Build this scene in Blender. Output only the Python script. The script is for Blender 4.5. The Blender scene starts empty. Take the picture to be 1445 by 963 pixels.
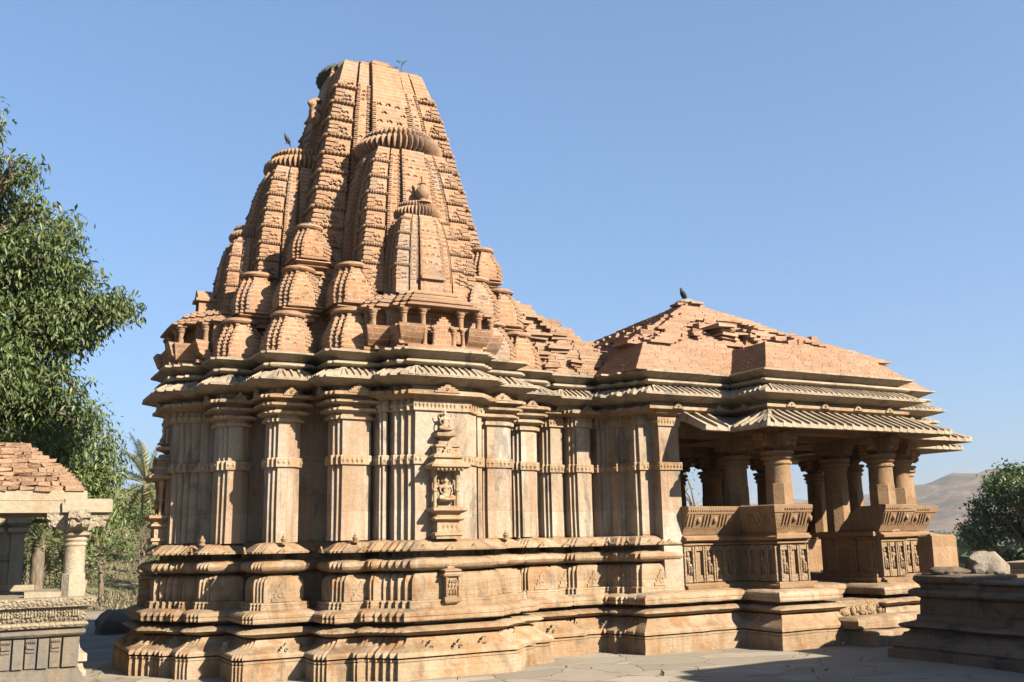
import bpy, bmesh, math, random
import numpy as np
from mathutils import Vector, Matrix, noise

random.seed(7)
rng = np.random.default_rng(11)
R = math.radians
PI = math.pi
scene = bpy.context.scene

# ------------------------------------------------------------------ camera, sky, sun, exposure
cam_d = bpy.data.cameras.new('camera')
cam = bpy.data.objects.new('camera', cam_d)
scene.collection.objects.link(cam)
cam_d.sensor_width = 36
cam_d.lens = 34.69
cam_d.clip_start = 0.1
cam_d.clip_end = 20000
_yaw, _pit, _rol = R(28.564), R(11.265), R(-1.0947)
_fw = Vector((math.sin(_yaw) * math.cos(_pit), math.cos(_yaw) * math.cos(_pit), math.sin(_pit)))
_r0 = Vector((math.cos(_yaw), -math.sin(_yaw), 0))
_u0 = _r0.cross(_fw)
_r = _r0 * math.cos(_rol) + _u0 * math.sin(_rol)
_u = -_r0 * math.sin(_rol) + _u0 * math.cos(_rol)
cam.matrix_world = Matrix(((_r.x, _u.x, -_fw.x, -4.913), (_r.y, _u.y, -_fw.y, -13.518),
                           (_r.z, _u.z, -_fw.z, 1.6), (0, 0, 0, 1)))
scene.camera = cam

SUN_EL, SUN_AZ = R(31), R(27)        # azimuth measured from -Y towards +X
sd = Vector((math.sin(SUN_AZ) * math.cos(SUN_EL), -math.cos(SUN_AZ) * math.cos(SUN_EL), math.sin(SUN_EL)))
world = bpy.data.worlds.new('World')
scene.world = world
world.use_nodes = True
wn = world.node_tree
bg = wn.nodes['Background']
sky = wn.nodes.new('ShaderNodeTexSky')
sky.sky_type = 'NISHITA'
sky.sun_disc = False
sky.sun_elevation = SUN_EL
sky.sun_rotation = math.atan2(sd.x, sd.y)
sky.altitude = 300
sky.air_density = 1.0
sky.dust_density = 3.0
sky.ozone_density = 2.0
gam = wn.nodes.new('ShaderNodeGamma')
gam.inputs[1].default_value = 0.6
tint = wn.nodes.new('ShaderNodeMix')
tint.data_type = 'RGBA'
tint.blend_type = 'MULTIPLY'
tint.inputs[0].default_value = 1.0
tint.inputs[7].default_value = (1.0, 1.34, 1.76, 1)
wn.links.new(sky.outputs[0], gam.inputs[0])
wn.links.new(gam.outputs[0], tint.inputs[6])
wn.links.new(tint.outputs[2], bg.inputs[0])
bg.inputs[1].default_value = 0.051
sl = bpy.data.lights.new('sun', 'SUN')
sl.energy = 5.0
sl.angle = R(0.53)
sl.color = (1.0, 0.875, 0.715)
so = bpy.data.objects.new('sun', sl)
so.rotation_euler = sd.to_track_quat('Z', 'Y').to_euler()
so.location = (0, 0, 30)
scene.collection.objects.link(so)
scene.view_settings.view_transform = 'Standard'
scene.view_settings.look = 'None'
scene.view_settings.exposure = 2.05
scene.view_settings.gamma = 1
scene.view_settings.use_curve_mapping = False

# ------------------------------------------------------------------ materials
def new_mat(name):
    m = bpy.data.materials.new(name)
    m.use_nodes = True
    nt = m.node_tree
    for n in list(nt.nodes):
        nt.nodes.remove(n)
    out = nt.nodes.new('ShaderNodeOutputMaterial')
    b = nt.nodes.new('ShaderNodeBsdfPrincipled')
    nt.links.new(b.outputs[0], out.inputs[0])
    b.inputs['Specular IOR Level'].default_value = 0.2
    return m, nt, b

class NT:
    def __init__(s, nt):
        s.nt = nt
    def n(s, t, **kw):
        x = s.nt.nodes.new(t)
        for k, v in kw.items():
            setattr(x, k, v)
        return x
    def l(s, a, b):
        s.nt.links.new(a, b)
    def val(s, sock, v):
        if hasattr(v, 'is_output') or hasattr(v, 'links'):
            s.l(v, sock)
        else:
            sock.default_value = v
    def mapping(s, vec, scale):
        m = s.n('ShaderNodeMapping')
        s.l(vec, m.inputs[0])
        m.inputs['Scale'].default_value = scale
        return m.outputs[0]
    def noise(s, vec, scale, detail=4, rough=.55, dist=0.0):
        x = s.n('ShaderNodeTexNoise')
        s.l(vec, x.inputs['Vector'])
        x.inputs['Scale'].default_value = scale
        x.inputs['Detail'].default_value = detail
        x.inputs['Roughness'].default_value = rough
        x.inputs['Distortion'].default_value = dist
        return x.outputs['Fac']
    def ramp(s, fac, p0, p1):
        x = s.n('ShaderNodeMapRange', interpolation_type='SMOOTHSTEP')
        s.l(fac, x.inputs[0])
        x.inputs[1].default_value = p0
        x.inputs[2].default_value = p1
        return x.outputs[0]
    def mul(s, a, b, op='MULTIPLY'):
        x = s.n('ShaderNodeMath', operation=op)
        s.val(x.inputs[0], a)
        s.val(x.inputs[1], b)
        return x.outputs[0]
    def mix(s, f, a, b, mode='MIX'):
        x = s.n('ShaderNodeMix', data_type='RGBA', blend_type=mode)
        s.val(x.inputs[0], f)
        s.val(x.inputs[6], a)
        s.val(x.inputs[7], b)
        return x.outputs[2]
    def bump(s, h, strength, dist, prev=None):
        x = s.n('ShaderNodeBump')
        s.l(h, x.inputs['Height'])
        x.inputs['Strength'].default_value = strength
        x.inputs['Distance'].default_value = dist
        if prev is not None:
            s.l(prev, x.inputs['Normal'])
        return x.outputs[0]

def c4(c):
    return (c[0], c[1], c[2], 1)

ALB = .39
def sc(c):
    return (c[0] * ALB, c[1] * ALB, c[2] * ALB)

def stone(name, a, b, stain, grime, rough=.85, brick=None, streak=.5, stain_amt=.6, grime_amt=.4, island=.0,
          bump=.5, layer=0.0, carve=0.0, off=0.0):
    """Weathered sandstone. brick = (width, height, mortar colour, mortar strength)."""
    a, b, stain, grime = sc(a), sc(b), sc(stain), sc(grime)
    m, nt, bs = new_mat(name)
    t = NT(nt)
    tc = t.n('ShaderNodeTexCoord').outputs['Object']
    mp = t.n('ShaderNodeMapping')
    t.l(tc, mp.inputs[0])
    mp.inputs['Location'].default_value = (off, off * .7, 0)
    v = mp.outputs[0]
    n1 = t.noise(v, 1.1, 5, .6)
    n2 = t.noise(v, 3.7, 6, .65, .4)
    n3 = t.noise(v, 22, 5, .7)
    col = t.mix(t.ramp(n1, .40, .60), c4(a), c4(b))
    st = t.noise(t.mapping(v, (5.5, 5.5, .55)), 1.0, 5, .6, .3)
    col = t.mix(t.mul(t.ramp(st, .47, .64), streak), col, c4(stain))
    col = t.mix(t.mul(t.ramp(n2, .49, .66), stain_amt), col, c4(stain))
    gr = t.noise(t.mapping(v, (2.2, 2.2, 1.0)), 1.3, 7, .7, .6)
    col = t.mix(t.mul(t.ramp(gr, .51, .64), grime_amt), col, c4(grime))
    if streak > 0:
        st2 = t.noise(t.mapping(v, (13, 13, .7)), 1.0, 6, .65, .2)
        st2 = t.mul(t.ramp(st2, .52, .66), t.ramp(t.noise(v, .9, 3, .6), .42, .60))
        col = t.mix(t.mul(st2, streak * .8), col, c4(grime))
    fine = t.ramp(n3, .25, .75)
    col = t.mix(.30, col, t.mix(fine, (.42, .39, .35, 1), (1, 1, 1, 1)), 'MULTIPLY')
    n5 = t.noise(v, 9, 6, .7, .5)
    col = t.mix(t.mul(t.ramp(n5, .55, .75), .35), col, c4(grime))
    if island > 0:
        g = t.n('ShaderNodeNewGeometry').outputs['Random Per Island']
        col = t.mix(island, col, t.mix(g, (.35, .3, .28, 1), (1, 1, 1, 1)), 'MULTIPLY')
    h = t.mul(t.mul(n3, .75), t.mul(t.noise(v, 75, 3, .7), .35), 'ADD')
    h = t.mul(h, t.mul(n2, .9), 'ADD')
    if layer > 0:
        ly = t.noise(t.mapping(v, (1.2, 1.2, 38)), 1.0, 3, .6, .2)
        col = t.mix(t.mul(t.ramp(ly, .55, .72), layer), col, c4(stain))
        h = t.mul(h, t.mul(ly, .5), 'ADD')
    nrm = t.bump(h, bump * 1.3, .024)
    if carve > 0:
        vo = t.n('ShaderNodeTexVoronoi', feature='SMOOTH_F1')
        t.l(v, vo.inputs['Vector'])
        vo.inputs['Scale'].default_value = 26
        vo.inputs['Smoothness'].default_value = .3
        nrm = t.bump(t.ramp(vo.outputs['Distance'], .1, .55), carve, .03, nrm)
        col = t.mix(t.mul(t.ramp(vo.outputs['Distance'], .38, .62), .45), col, c4(grime))
    if brick:
        sx = t.n('ShaderNodeSeparateXYZ')
        t.l(v, sx.inputs[0])
        cx = t.n('ShaderNodeCombineXYZ')
        t.l(t.mul(sx.outputs[0], sx.outputs[1], 'ADD'), cx.inputs[0])
        wob = t.mul(t.mul(n1, .05), sx.outputs[2], 'ADD')
        t.l(wob, cx.inputs[1])
        bt = t.n('ShaderNodeTexBrick')
        t.l(cx.outputs[0], bt.inputs['Vector'])
        bt.inputs['Scale'].default_value = 1
        bt.inputs['Brick Width'].default_value = brick[0]
        bt.inputs['Row Height'].default_value = brick[1]
        bt.inputs['Mortar Size'].default_value = brick[4] if len(brick) > 4 else .005
        bt.inputs['Mortar Smooth'].default_value = .4
        bt.inputs['Color1'].default_value = (.72, .66, .62, 1)
        bt.inputs['Color2'].default_value = (1.0, 1.0, 1.0, 1)
        bt.inputs['Mortar'].default_value = (1, 1, 1, 1)
        if len(brick) > 5:
            bt.inputs['Color1'].default_value = brick[5]
        col = t.mix(.8, col, bt.outputs['Color'], 'MULTIPLY')
        mf = t.mul(bt.outputs['Fac'], brick[3])
        mf = t.mul(mf, t.ramp(n2, .3, .6))
        col = t.mix(mf, col, c4(brick[2]))
        nrm = t.bump(t.mul(1.0, bt.outputs['Fac'], 'SUBTRACT'), .6 * min(1, brick[3] + .3), .006, nrm)
    t.l(col, bs.inputs['Base Color'])
    t.l(nrm, bs.inputs['Normal'])
    bs.inputs['Roughness'].default_value = rough
    return m

M = {}
M['wall'] = stone('sandstone_wall', (.77, .685, .565), (.66, .545, .41), (.62, .41, .255), (.21, .18, .155), streak=.7, stain_amt=.4,
                  grime_amt=.62, brick=(.95, .62, (.2, .13, .08), .5, .004, (.70, .65, .60, 1)))
M['base'] = stone('sandstone_base', (.69, .56, .40), (.60, .45, .285), (.52, .28, .12), (.22, .165, .12), streak=.45, stain_amt=.75,
                  grime_amt=.5, layer=.35, brick=(.8, .31, (.2, .13, .08), .5, .004, (.70, .64, .58, 1)))
M['eave'] = stone('weathered_eave', (.61, .515, .385), (.53, .435, .315), (.46, .30, .17), (.22, .19, .16), streak=.3, stain_amt=.3, grime_amt=.65)
M['spire'] = stone('spire_brick', (.60, .37, .23), (.53, .31, .175), (.45, .22, .11), (.40, .345, .285), streak=.4, stain_amt=.5,
                   grime_amt=.65, brick=(.26, .062, (.58, .47, .37), .3, .004, (.84, .79, .75, 1)))
M['carved'] = stone('carved_spire', (.58, .375, .24), (.52, .32, .19), (.43, .23, .125), (.36, .31, .26), streak=.3, stain_amt=.4, grime_amt=.55,
                    island=.22)
M['brick'] = stone('roof_brick', (.66, .42, .29), (.60, .37, .24), (.50, .28, .165), (.42, .36, .31), streak=.2, stain_amt=.35, grime_amt=.4,
                   island=.26, bump=.6)
M['mortar'] = stone('brick_core', (.42, .25, .15), (.36, .20, .12), (.3, .15, .08), (.25, .2, .16), streak=0, bump=.8)
M['porch'] = stone('porch_stone', (.53, .36, .21), (.48, .31, .17), (.42, .22, .10), (.24, .19, .145), streak=.35, stain_amt=.45, grime_amt=.38,
                   brick=(.7, .42, (.2, .13, .08), .4, .004, (.74, .68, .62, 1)))
M['relief'] = stone('relief_stone', (.56, .40, .25), (.50, .34, .19), (.42, .24, .11), (.22, .17, .125), streak=.2, stain_amt=.4, grime_amt=.3, carve=.5)
M['gray'] = stone('grey_stone', (.32, .29, .235), (.25, .225, .19), (.36, .27, .16), (.17, .16, .15), streak=.5, stain_amt=.25, grime_amt=.55)
M['pale'] = stone('pale_stone', (.58, .50, .37), (.52, .44, .31), (.45, .33, .19), (.30, .27, .22), streak=.35, stain_amt=.35, grime_amt=.4)
M['palerelief'] = stone('pale_relief', (.56, .48, .35), (.50, .42, .29), (.42, .31, .18), (.26, .22, .17), carve=.55, streak=.3, stain_amt=.3, grime_amt=.35)
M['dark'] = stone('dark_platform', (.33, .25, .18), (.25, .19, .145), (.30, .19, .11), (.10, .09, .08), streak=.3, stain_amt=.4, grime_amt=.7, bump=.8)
M['boulder'] = stone('white_boulder', (.56, .49, .39), (.48, .40, .30), (.42, .29, .18), (.28, .24, .2), streak=0, stain_amt=.4, grime_amt=.6, bump=1.2)
M['lotus'] = stone('dark_lotus', (.16, .16, .13), (.11, .12, .10), (.18, .15, .10), (.06, .06, .055), streak=0, bump=.8)
M['rubble'] = stone('rubble_brick', (.66, .45, .30), (.60, .39, .25), (.50, .28, .16), (.42, .35, .28), streak=0, stain_amt=.4, grime_amt=.4,
                    island=.3, bump=.9)

def plain(name, c, rough=.7, spec=.2):
    m, nt, b = new_mat(name)
    b.inputs['Base Color'].default_value = c4(c)
    b.inputs['Roughness'].default_value = rough
    b.inputs['Specular IOR Level'].default_value = spec
    return m

def leaf_mat(name, c0, c1, c2, trans=.25):
    m, nt, b = new_mat(name)
    t = NT(nt)
    g = t.n('ShaderNodeNewGeometry').outputs['Random Per Island']
    r = t.n('ShaderNodeValToRGB')
    t.l(g, r.inputs[0])
    e = r.color_ramp.elements
    e[0].color = c4(c0)
    e[0].position = .1
    e[1].color = c4(c2)
    e[1].position = 1
    x = e.new(.6)
    x.color = c4(c1)
    t.l(r.outputs[0], b.inputs['Base Color'])
    b.inputs['Roughness'].default_value = .5
    b.inputs['Specular IOR Level'].default_value = .35
    tr = t.n('ShaderNodeBsdfTranslucent')
    t.l(t.mix(.5, r.outputs[0], (.16, .2, .03, 1)), tr.inputs[0])
    mx = t.n('ShaderNodeMixShader')
    mx.inputs[0].default_value = trans
    t.l(b.outputs[0], mx.inputs[1])
    t.l(tr.outputs[0], mx.inputs[2])
    t.l(mx.outputs[0], nt.nodes['Material Output'].inputs[0])
    return m

def bark_mat(name, a, b_):
    m, nt, b = new_mat(name)
    t = NT(nt)
    v = t.n('ShaderNodeTexCoord').outputs['Object']
    n = t.noise(t.mapping(v, (9, 9, 2)), 1.5, 5, .65)
    t.l(t.mix(t.ramp(n, .35, .65), c4(a), c4(b_)), b.inputs['Base Color'])
    t.l(t.bump(n, .8, .03), b.inputs['Normal'])
    b.inputs['Roughness'].default_value = .9
    return m

M['leaf_mango'] = leaf_mat('mango_leaf', (.028, .046, .013), (.055, .080, .022), (.105, .128, .045))
M['leaf_low'] = leaf_mat('low_tree_leaf', (.045, .070, .020), (.085, .118, .034), (.14, .162, .06))
M['leaf_acacia'] = leaf_mat('acacia_leaf', (.042, .066, .020), (.072, .102, .030), (.115, .135, .048))
M['leaf_dry'] = leaf_mat('dry_scrub', (.085, .075, .045), (.12, .105, .065), (.16, .14, .09), .1)
M['leaf_palm'] = leaf_mat('palm_frond', (.07, .085, .035), (.12, .125, .055), (.2, .18, .09), .15)
M['leaf_dark'] = leaf_mat('dark_leaf', (.024, .044, .014), (.05, .078, .022), (.10, .125, .035), .15)
M['leaf_far'] = leaf_mat('valley_leaf', (.025, .042, .018), (.04, .06, .024), (.06, .08, .03), .05)
M['bark'] = bark_mat('tree_bark', (.07, .055, .04), (.13, .105, .08))
M['bird'] = plain('bird_feather', (.012, .014, .02), .6, .2)
M['pigeon'] = plain('pigeon_feather', (.03, .04, .06), .6, .2)
M['white_paint'] = plain('white_paint', (.75, .73, .68), .8)
M['window_dark'] = plain('window_dark', (.05, .05, .055), .4)

# ------------------------------------------------------------------ object helpers
COL = scene.collection

def tag(o, label=None, cat=None, group=None, kind=None):
    if label: o['label'] = label
    if cat: o['category'] = cat
    if group: o['group'] = group
    if kind: o['kind'] = kind
    return o

def empty(name, loc, label, cat, group=None):
    o = bpy.data.objects.new(name, None)
    o.empty_display_size = .3
    o.location = loc
    COL.objects.link(o)
    return tag(o, label, cat, group)

def world_loc(o):
    p = Vector((0, 0, 0))
    while o is not None:
        p += o.location
        o = o.parent
    return p

def weather_pts(V, amp, seedv=0.0):
    for i, p in enumerate(V):
        q = Vector((p[0] * 2.3 + seedv, p[1] * 2.3, p[2] * 2.3))
        a = noise.noise_vector(q)
        b = noise.noise_vector(q * 5.1)
        c = noise.noise_vector(q * 15)
        m = .55 + .9 * max(0, a.z + .2)
        V[i] = (p[0] + amp * (a.x + m * b.x + .6 * m * c.x), p[1] + amp * (a.y + m * b.y + .6 * m * c.y), p[2] + amp * .6 * (a.z + m * b.z + .5 * m * c.z))

class MB:
    def __init__(s):
        s.v = []
        s.f = []
        s.T = None
    def add(s, vs, fs):
        o = len(s.v)
        if s.T:
            vs = [s.T(p) for p in vs]
        s.v.extend(vs)
        s.f.extend([tuple(i + o for i in f) for f in fs])
    def build(s, name, mat, parent=None, loc=(0, 0, 0), weather=0.0, smooth=38, label=None):
        base = world_loc(parent) if parent else Vector(loc)
        V = [tuple(p) for p in s.v]
        if weather:
            weather_pts(V, weather)
        V = [(p[0] - base.x, p[1] - base.y, p[2] - base.z) for p in V]
        me = bpy.data.meshes.new(name)
        me.from_pydata(V, [], s.f)
        me.validate()
        me.materials.append(mat)
        if smooth:
            me.shade_smooth()
            me.set_sharp_from_angle(angle=R(smooth))
        o = bpy.data.objects.new(name, me)
        COL.objects.link(o)
        if parent:
            o.parent = parent
        else:
            o.location = base
        if label: o['label'] = label
        return o
    # ---- shapes
    def box(s, x0, x1, y0, y1, z0, z1, j=0.0):
        r = (lambda: random.uniform(-j, j)) if j else (lambda: 0)
        vs = [(x + r(), y + r(), z + r()) for z in (z0, z1) for (x, y) in ((x0, y0), (x1, y0), (x1, y1), (x0, y1))]
        s.add(vs, [(3, 2, 1, 0), (4, 5, 6, 7), (0, 1, 5, 4), (1, 2, 6, 5), (2, 3, 7, 6), (3, 0, 4, 7)])
    def loops(s, L, cap0=True, cap1=True):
        n = len(L[0])
        vs = [p for l in L for p in l]
        fs = []
        for k in range(len(L) - 1):
            for i in range(n):
                j = (i + 1) % n
                fs.append((k * n + i, k * n + j, (k + 1) * n + j, (k + 1) * n + i))
        if cap0: fs.append(tuple(reversed(range(n))))
        if cap1: fs.append(tuple((len(L) - 1) * n + i for i in range(n)))
        s.add(vs, fs)
    def sweep(s, poly, prof, dz=0.0, sub=.3, cap0=True, cap1=True):
        p = subdiv(poly, sub)
        s.loops([[(x, y, z + dz) for (x, y) in offs(p, o)] for (o, z) in prof], cap0, cap1)
    def lathe(s, cx, cy, prof, n=24, ribs=0, ra=0.0, cap=True):
        L = []
        for (r, z) in prof:
            ring = []
            for i in range(n):
                a = 2 * PI * i / n
                rr = r
                if ribs:
                    rr = r * (1 - ra * (1 - abs(math.cos(a * ribs / 2))))
                ring.append((cx + rr * math.cos(a), cy + rr * math.sin(a), z))
            L.append(ring)
        s.loops(L, cap, cap)
    def prism(s, poly, o, u, v, n, d):
        """poly in (u,v) plane at o, extruded along n by d."""
        o, u, v, n = Vector(o), Vector(u), Vector(v), Vector(n)
        a = [tuple(o + u * x + v * y) for (x, y) in poly]
        b = [tuple(o + u * x + v * y + n * d) for (x, y) in poly]
        k = len(poly)
        fs = [tuple(reversed(range(k))), tuple(range(k, 2 * k))]
        fs += [(i, (i + 1) % k, (i + 1) % k + k, i + k) for i in range(k)]
        s.add(a + b, fs)
    def ell(s, c, r, nu=10, nv=7, rot=None):
        vs = []
        for j in range(nv + 1):
            b = -PI / 2 + PI * j / nv
            for i in range(nu):
                a = 2 * PI * i / nu
                p = Vector((r[0] * math.cos(b) * math.cos(a), r[1] * math.cos(b) * math.sin(a), r[2] * math.sin(b)))
                if rot is not None: p = rot @ p
                vs.append((c[0] + p.x, c[1] + p.y, c[2] + p.z))
        fs = [(j * nu + i, j * nu + (i + 1) % nu, (j + 1) * nu + (i + 1) % nu, (j + 1) * nu + i) for j in range(nv) for i in range(nu)]
        s.add(vs, fs)
    def tube(s, pts, rad, n=8):
        L = []
        pts = [Vector(p) for p in pts]
        ref = Vector((.3, .2, 1)).normalized()
        for k, p in enumerate(pts):
            t = (pts[min(k + 1, len(pts) - 1)] - pts[max(k - 1, 0)]).normalized()
            a = t.cross(ref)
            if a.length < .1: a = t.cross(Vector((1, 0, 0)))
            a.normalize()
            b = t.cross(a)
            r = rad[k] if isinstance(rad, (list, tuple)) else rad
            L.append([tuple(p + a * (r * math.cos(2 * PI * i / n)) + b * (r * math.sin(2 * PI * i / n))) for i in range(n)])
        s.loops(L)

def subdiv(poly, mx):
    out = []
    n = len(poly)
    for i in range(n):
        a, b = poly[i], poly[(i + 1) % n]
        L = math.hypot(b[0] - a[0], b[1] - a[1])
        k = max(1, int(math.ceil(L / mx - 1e-6)))
        for j in range(k):
            out.append((a[0] + (b[0] - a[0]) * j / k, a[1] + (b[1] - a[1]) * j / k))
    return out

def offs(poly, o):
    n = len(poly)
    N = []
    for i in range(n):
        a, b = poly[i], poly[(i + 1) % n]
        dx, dy = b[0] - a[0], b[1] - a[1]
        L = math.hypot(dx, dy) or 1
        N.append((dy / L, -dx / L))
    out = []
    for i in range(n):
        p, q = N[i - 1], N[i]
        d = p[0] * q[0] + p[1] * q[1]
        if d > .999: m = q
        else: m = ((p[0] + q[0]) / (1 + d), (p[1] + q[1]) / (1 + d))
        out.append((poly[i][0] + o * m[0], poly[i][1] + o * m[1]))
    return out

def rp(x0, x1, y0, y1, n=0, st=.05):
    """rectangle whose corners are cut back in n small steps (counter-clockwise)"""
    if n == 0:
        return [(x0, y0), (x1, y0), (x1, y1), (x0, y1)]
    bl = []
    for i in range(n + 1):
        bl.append((x0 + i * st, y0 + (n - i) * st))
        if i < n: bl.append((x0 + (i + 1) * st, y0 + (n - i) * st))
    W, H = x0 + x1, y0 + y1
    br = [(W - x, y) for (x, y) in reversed(bl)]
    tr = [(W - x, H - y) for (x, y) in bl]
    tl = [(x, H - y) for (x, y) in reversed(bl)]
    return bl + br + tr + tl

def side(k):
    """face-local (t along the face, -depth) to the world for each of the four faces"""
    return [lambda p: (p[0], p[1], p[2]), lambda p: (p[1], -p[0], p[2]),
            lambda p: (-p[0], -p[1], p[2]), lambda p: (-p[1], p[0], p[2])][k]

def edges(poly, mn):
    n = len(poly)
    for i in range(n):
        a, b = poly[i], poly[(i + 1) % n]
        dx, dy = b[0] - a[0], b[1] - a[1]
        L = math.hypot(dx, dy)
        if L >= mn:
            yield a, b, L, (dx / L, dy / L), (dy / L, -dx / L)

def chaitya(mb, o, u, n, w, h, d):
    """stepped dormer gable in low relief with a ring in the middle"""
    pts = [(-.5, 0), (.5, 0), (.5, .2), (.36, .24), (.40, .42), (.26, .46), (.28, .62), (.14, .66), (.10, .86), (0, 1)]
    pts += [(-x, y) for (x, y) in reversed(pts[2:-1])]
    mb.prism([(x * w, y * h) for (x, y) in pts], o, u, (0, 0, 1), n, d)
    O, U, Nn = Vector(o), Vector(u), Vector(n)
    c = O + Vector((0, 0, h * .36)) + Nn * d
    r = min(w, h) * .2
    K = 10
    vs, fs = [], []
    for i in range(K):
        a = 2 * PI * i / K
        dirv = U * math.cos(a) + Vector((0, 0, math.sin(a)))
        vs += [tuple(c + dirv * r), tuple(c + dirv * r * .8 + Nn * d * .4), tuple(c + dirv * r * .5 + Nn * d * .35), tuple(c + dirv * r * .35 - Nn * d * .25)]
    for i in range(K):
        j = (i + 1) % K
        for q in range(3):
            fs.append((i * 4 + q, j * 4 + q, j * 4 + q + 1, i * 4 + q + 1))
    mb.add(vs, fs)

def frieze(mb, poly, o, z0, z1, pitch=.055, h=.02):
    p = offs(poly, o)
    for a, b, L, t, n in edges(p, .06):
        k = max(1, int(L / pitch))
        hz = (z1 - z0) * .42
        for i in range(k):
            s_ = (i + .5) / k * L
            cx, cy, cz = a[0] + t[0] * s_, a[1] + t[1] * s_, (z0 + z1) / 2
            w = L / k * .42
            if random.random() < .08: continue
            vs = [(cx - t[0] * w, cy - t[1] * w, cz), (cx, cy, cz - hz), (cx + t[0] * w, cy + t[1] * w, cz), (cx, cy, cz + hz), (cx + n[0] * h, cy + n[1] * h, cz)]
            mb.add(vs, [(0, 1, 4), (1, 2, 4), (2, 3, 4), (3, 0, 4)])

def ribs(mb, poly, prof, pitch=.11, w=.034, lift=.022, dz=0.0, mn=.1, slant=0.0):
    """raised ribs running down the slope of an eave; prof = upper surface from lip to top"""
    for a, b, L, t, n in edges(poly, mn):
        o0 = prof[0][0]
        Lx = L + 1.4 * o0
        k = max(1, int(round(Lx / pitch)))
        for i in range(k):
            s_ = -0.7 * o0 + (i + .5) / k * Lx
            if s_ < -.3 * o0 - .3 * o0 or s_ > L + .6 * o0: continue
            Ls = []
            for q, (o, z) in enumerate(prof):
                fr = q / (len(prof) - 1)
                ss = s_ + (min(max(s_, 0.02), L - .02) - s_) * fr * .9 + slant * fr
                px, py = a[0] + t[0] * ss + n[0] * (o + .004), a[1] + t[1] * ss + n[1] * (o + .004)
                ww = w * (1 - .35 * fr)
                Ls.append([(px - t[0] * ww, py - t[1] * ww, z + dz - .012), (px + t[0] * ww, py + t[1] * ww, z + dz - .012),
                           (px + t[0] * ww * .5, py + t[1] * ww * .5, z + dz + lift), (px - t[0] * ww * .5, py - t[1] * ww * .5, z + dz + lift)])
            mb.loops(Ls)

# ------------------------------------------------------------------ ground, terrain
G = 0.10

def terrain():
    def h(x, y):
        az = math.degrees(math.atan2(x + 4.9, y + 13.5))
        d = math.hypot(x + 4.9, y + 13.5)
        z = -.02
        n = noise.noise(Vector((x * .02, y * .02, 0)))
        n2 = noise.noise(Vector((x * .11, y * .11, 3)))
        r = math.hypot(x - 3, y)
        # left / behind: a gentle bank; right: falls to the valley
        right = min(1, max(0, (az - 22) / 16.0)) if az > -60 else 1
        if az > 120 or az < -90: right = .6
        far = min(1, max(0, (r - 16) / 60.0))
        z += (1 - right) * (min(1, max(0, (r - 13) / 45.0)) ** 1.3 * 5.0 + far * n * 1.5)
        z += -right * (far ** 1.2) * 8
        if r > 12: z += n2 * .25 * min(1, (r - 12) / 10)
        # hills to the right, about a kilometre off
        def hill(a0, d0, ht, wa, wd):
            return ht * math.exp(-((az - a0) / wa) ** 2 - ((d - d0) / wd) ** 2)
        q = Vector((x * .004, y * .004, 1.3))
        rg = noise.fractal(q, 1.0, 2.0, 5) * 9 + noise.fractal(q * 4, .8, 2.1, 5) * 6
        tab = [(-180, 18), (-20, 18), (10, 22), (30, 33), (40, 41), (45.3, 46), (48.5, 50), (50.8, 60), (52.6, 70), (56, 74), (64, 80), (75, 60), (100, 30), (181, 18)]
        for (p_, q_) in zip(tab, tab[1:]):
            if p_[0] <= az <= q_[0]:
                f_ = (az - p_[0]) / (q_[0] - p_[0])
                f_ = f_ * f_ * (3 - 2 * f_)
                ht = p_[1] + (q_[1] - p_[1]) * f_
        hz = ht * math.exp(-((d - 1280) / 330) ** 2)
        z += hz + rg * min(1, hz / 45)
        return z
    rad = [0, 4, 8, 11, 13, 15, 17, 20, 23, 27, 32, 38, 46, 56, 68, 84, 105, 130, 165, 210, 270, 340, 430, 540, 640]
    rad += [700 + 22 * i for i in range(60)] + [2100, 2250, 2400, 2600, 2800, 3100, 3500, 4500, 7000, 12000]
    angs = []
    a = -180.0
    while a < 180:
        angs.append(a)
        a += .55 if 28 < a < 66 else 4
    vs, fs = [], []
    K = len(angs)
    for r in rad:
        for a in angs:
            x, y = -4.9 + r * math.sin(R(a)), -13.5 + r * math.cos(R(a))
            vs.append((x, y, h(x, y)))
    for i in range(len(rad) - 1):
        for j in range(K):
            j2 = (j + 1) % K
            fs.append((i * K + j, (i + 1) * K + j, (i + 1) * K + j2, i * K + j2))
    mb = MB()
    mb.add(vs, fs)
    m, nt, b = new_mat('dry_terrain')
    t = NT(nt)
    v = t.n('ShaderNodeTexCoord').outputs['Object']
    n1 = t.noise(v, .35, 6, .65)
    n2 = t.noise(v, .028, 7, .7, .5)
    n3 = t.noise(v, 3.0, 4, .7)
    near = t.mix(t.ramp(n1, .35, .65), (.15, .125, .066, 1), (.075, .085, .03, 1))
    near = t.mix(.3, near, t.mix(t.ramp(n3, .3, .7), (.4, .4, .4, 1), (1, 1, 1, 1)), 'MULTIPLY')
    farc = t.mix(t.ramp(n2, .46, .56), (.125, .09, .064, 1), (.055, .05, .034, 1))
    n4 = t.noise(v, .075, 6, .75)
    farc = t.mix(t.mul(t.ramp(n4, .50, .57), .85), farc, (.05, .052, .028, 1))
    cd = t.n('ShaderNodeVectorMath', operation='LENGTH')
    t.l(v, cd.inputs[0])
    t.l(t.mix(t.ramp(cd.outputs['Value'], 120, 500), near, farc), b.inputs['Base Color'])
    b.inputs['Roughness'].default_value = .95
    t.l(t.bump(n3, .6, .1), b.inputs['Normal'])
    o = mb.build('terrain', m, smooth=60)
    tag(o, kind='structure')
    return h

hfun = terrain()

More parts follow.
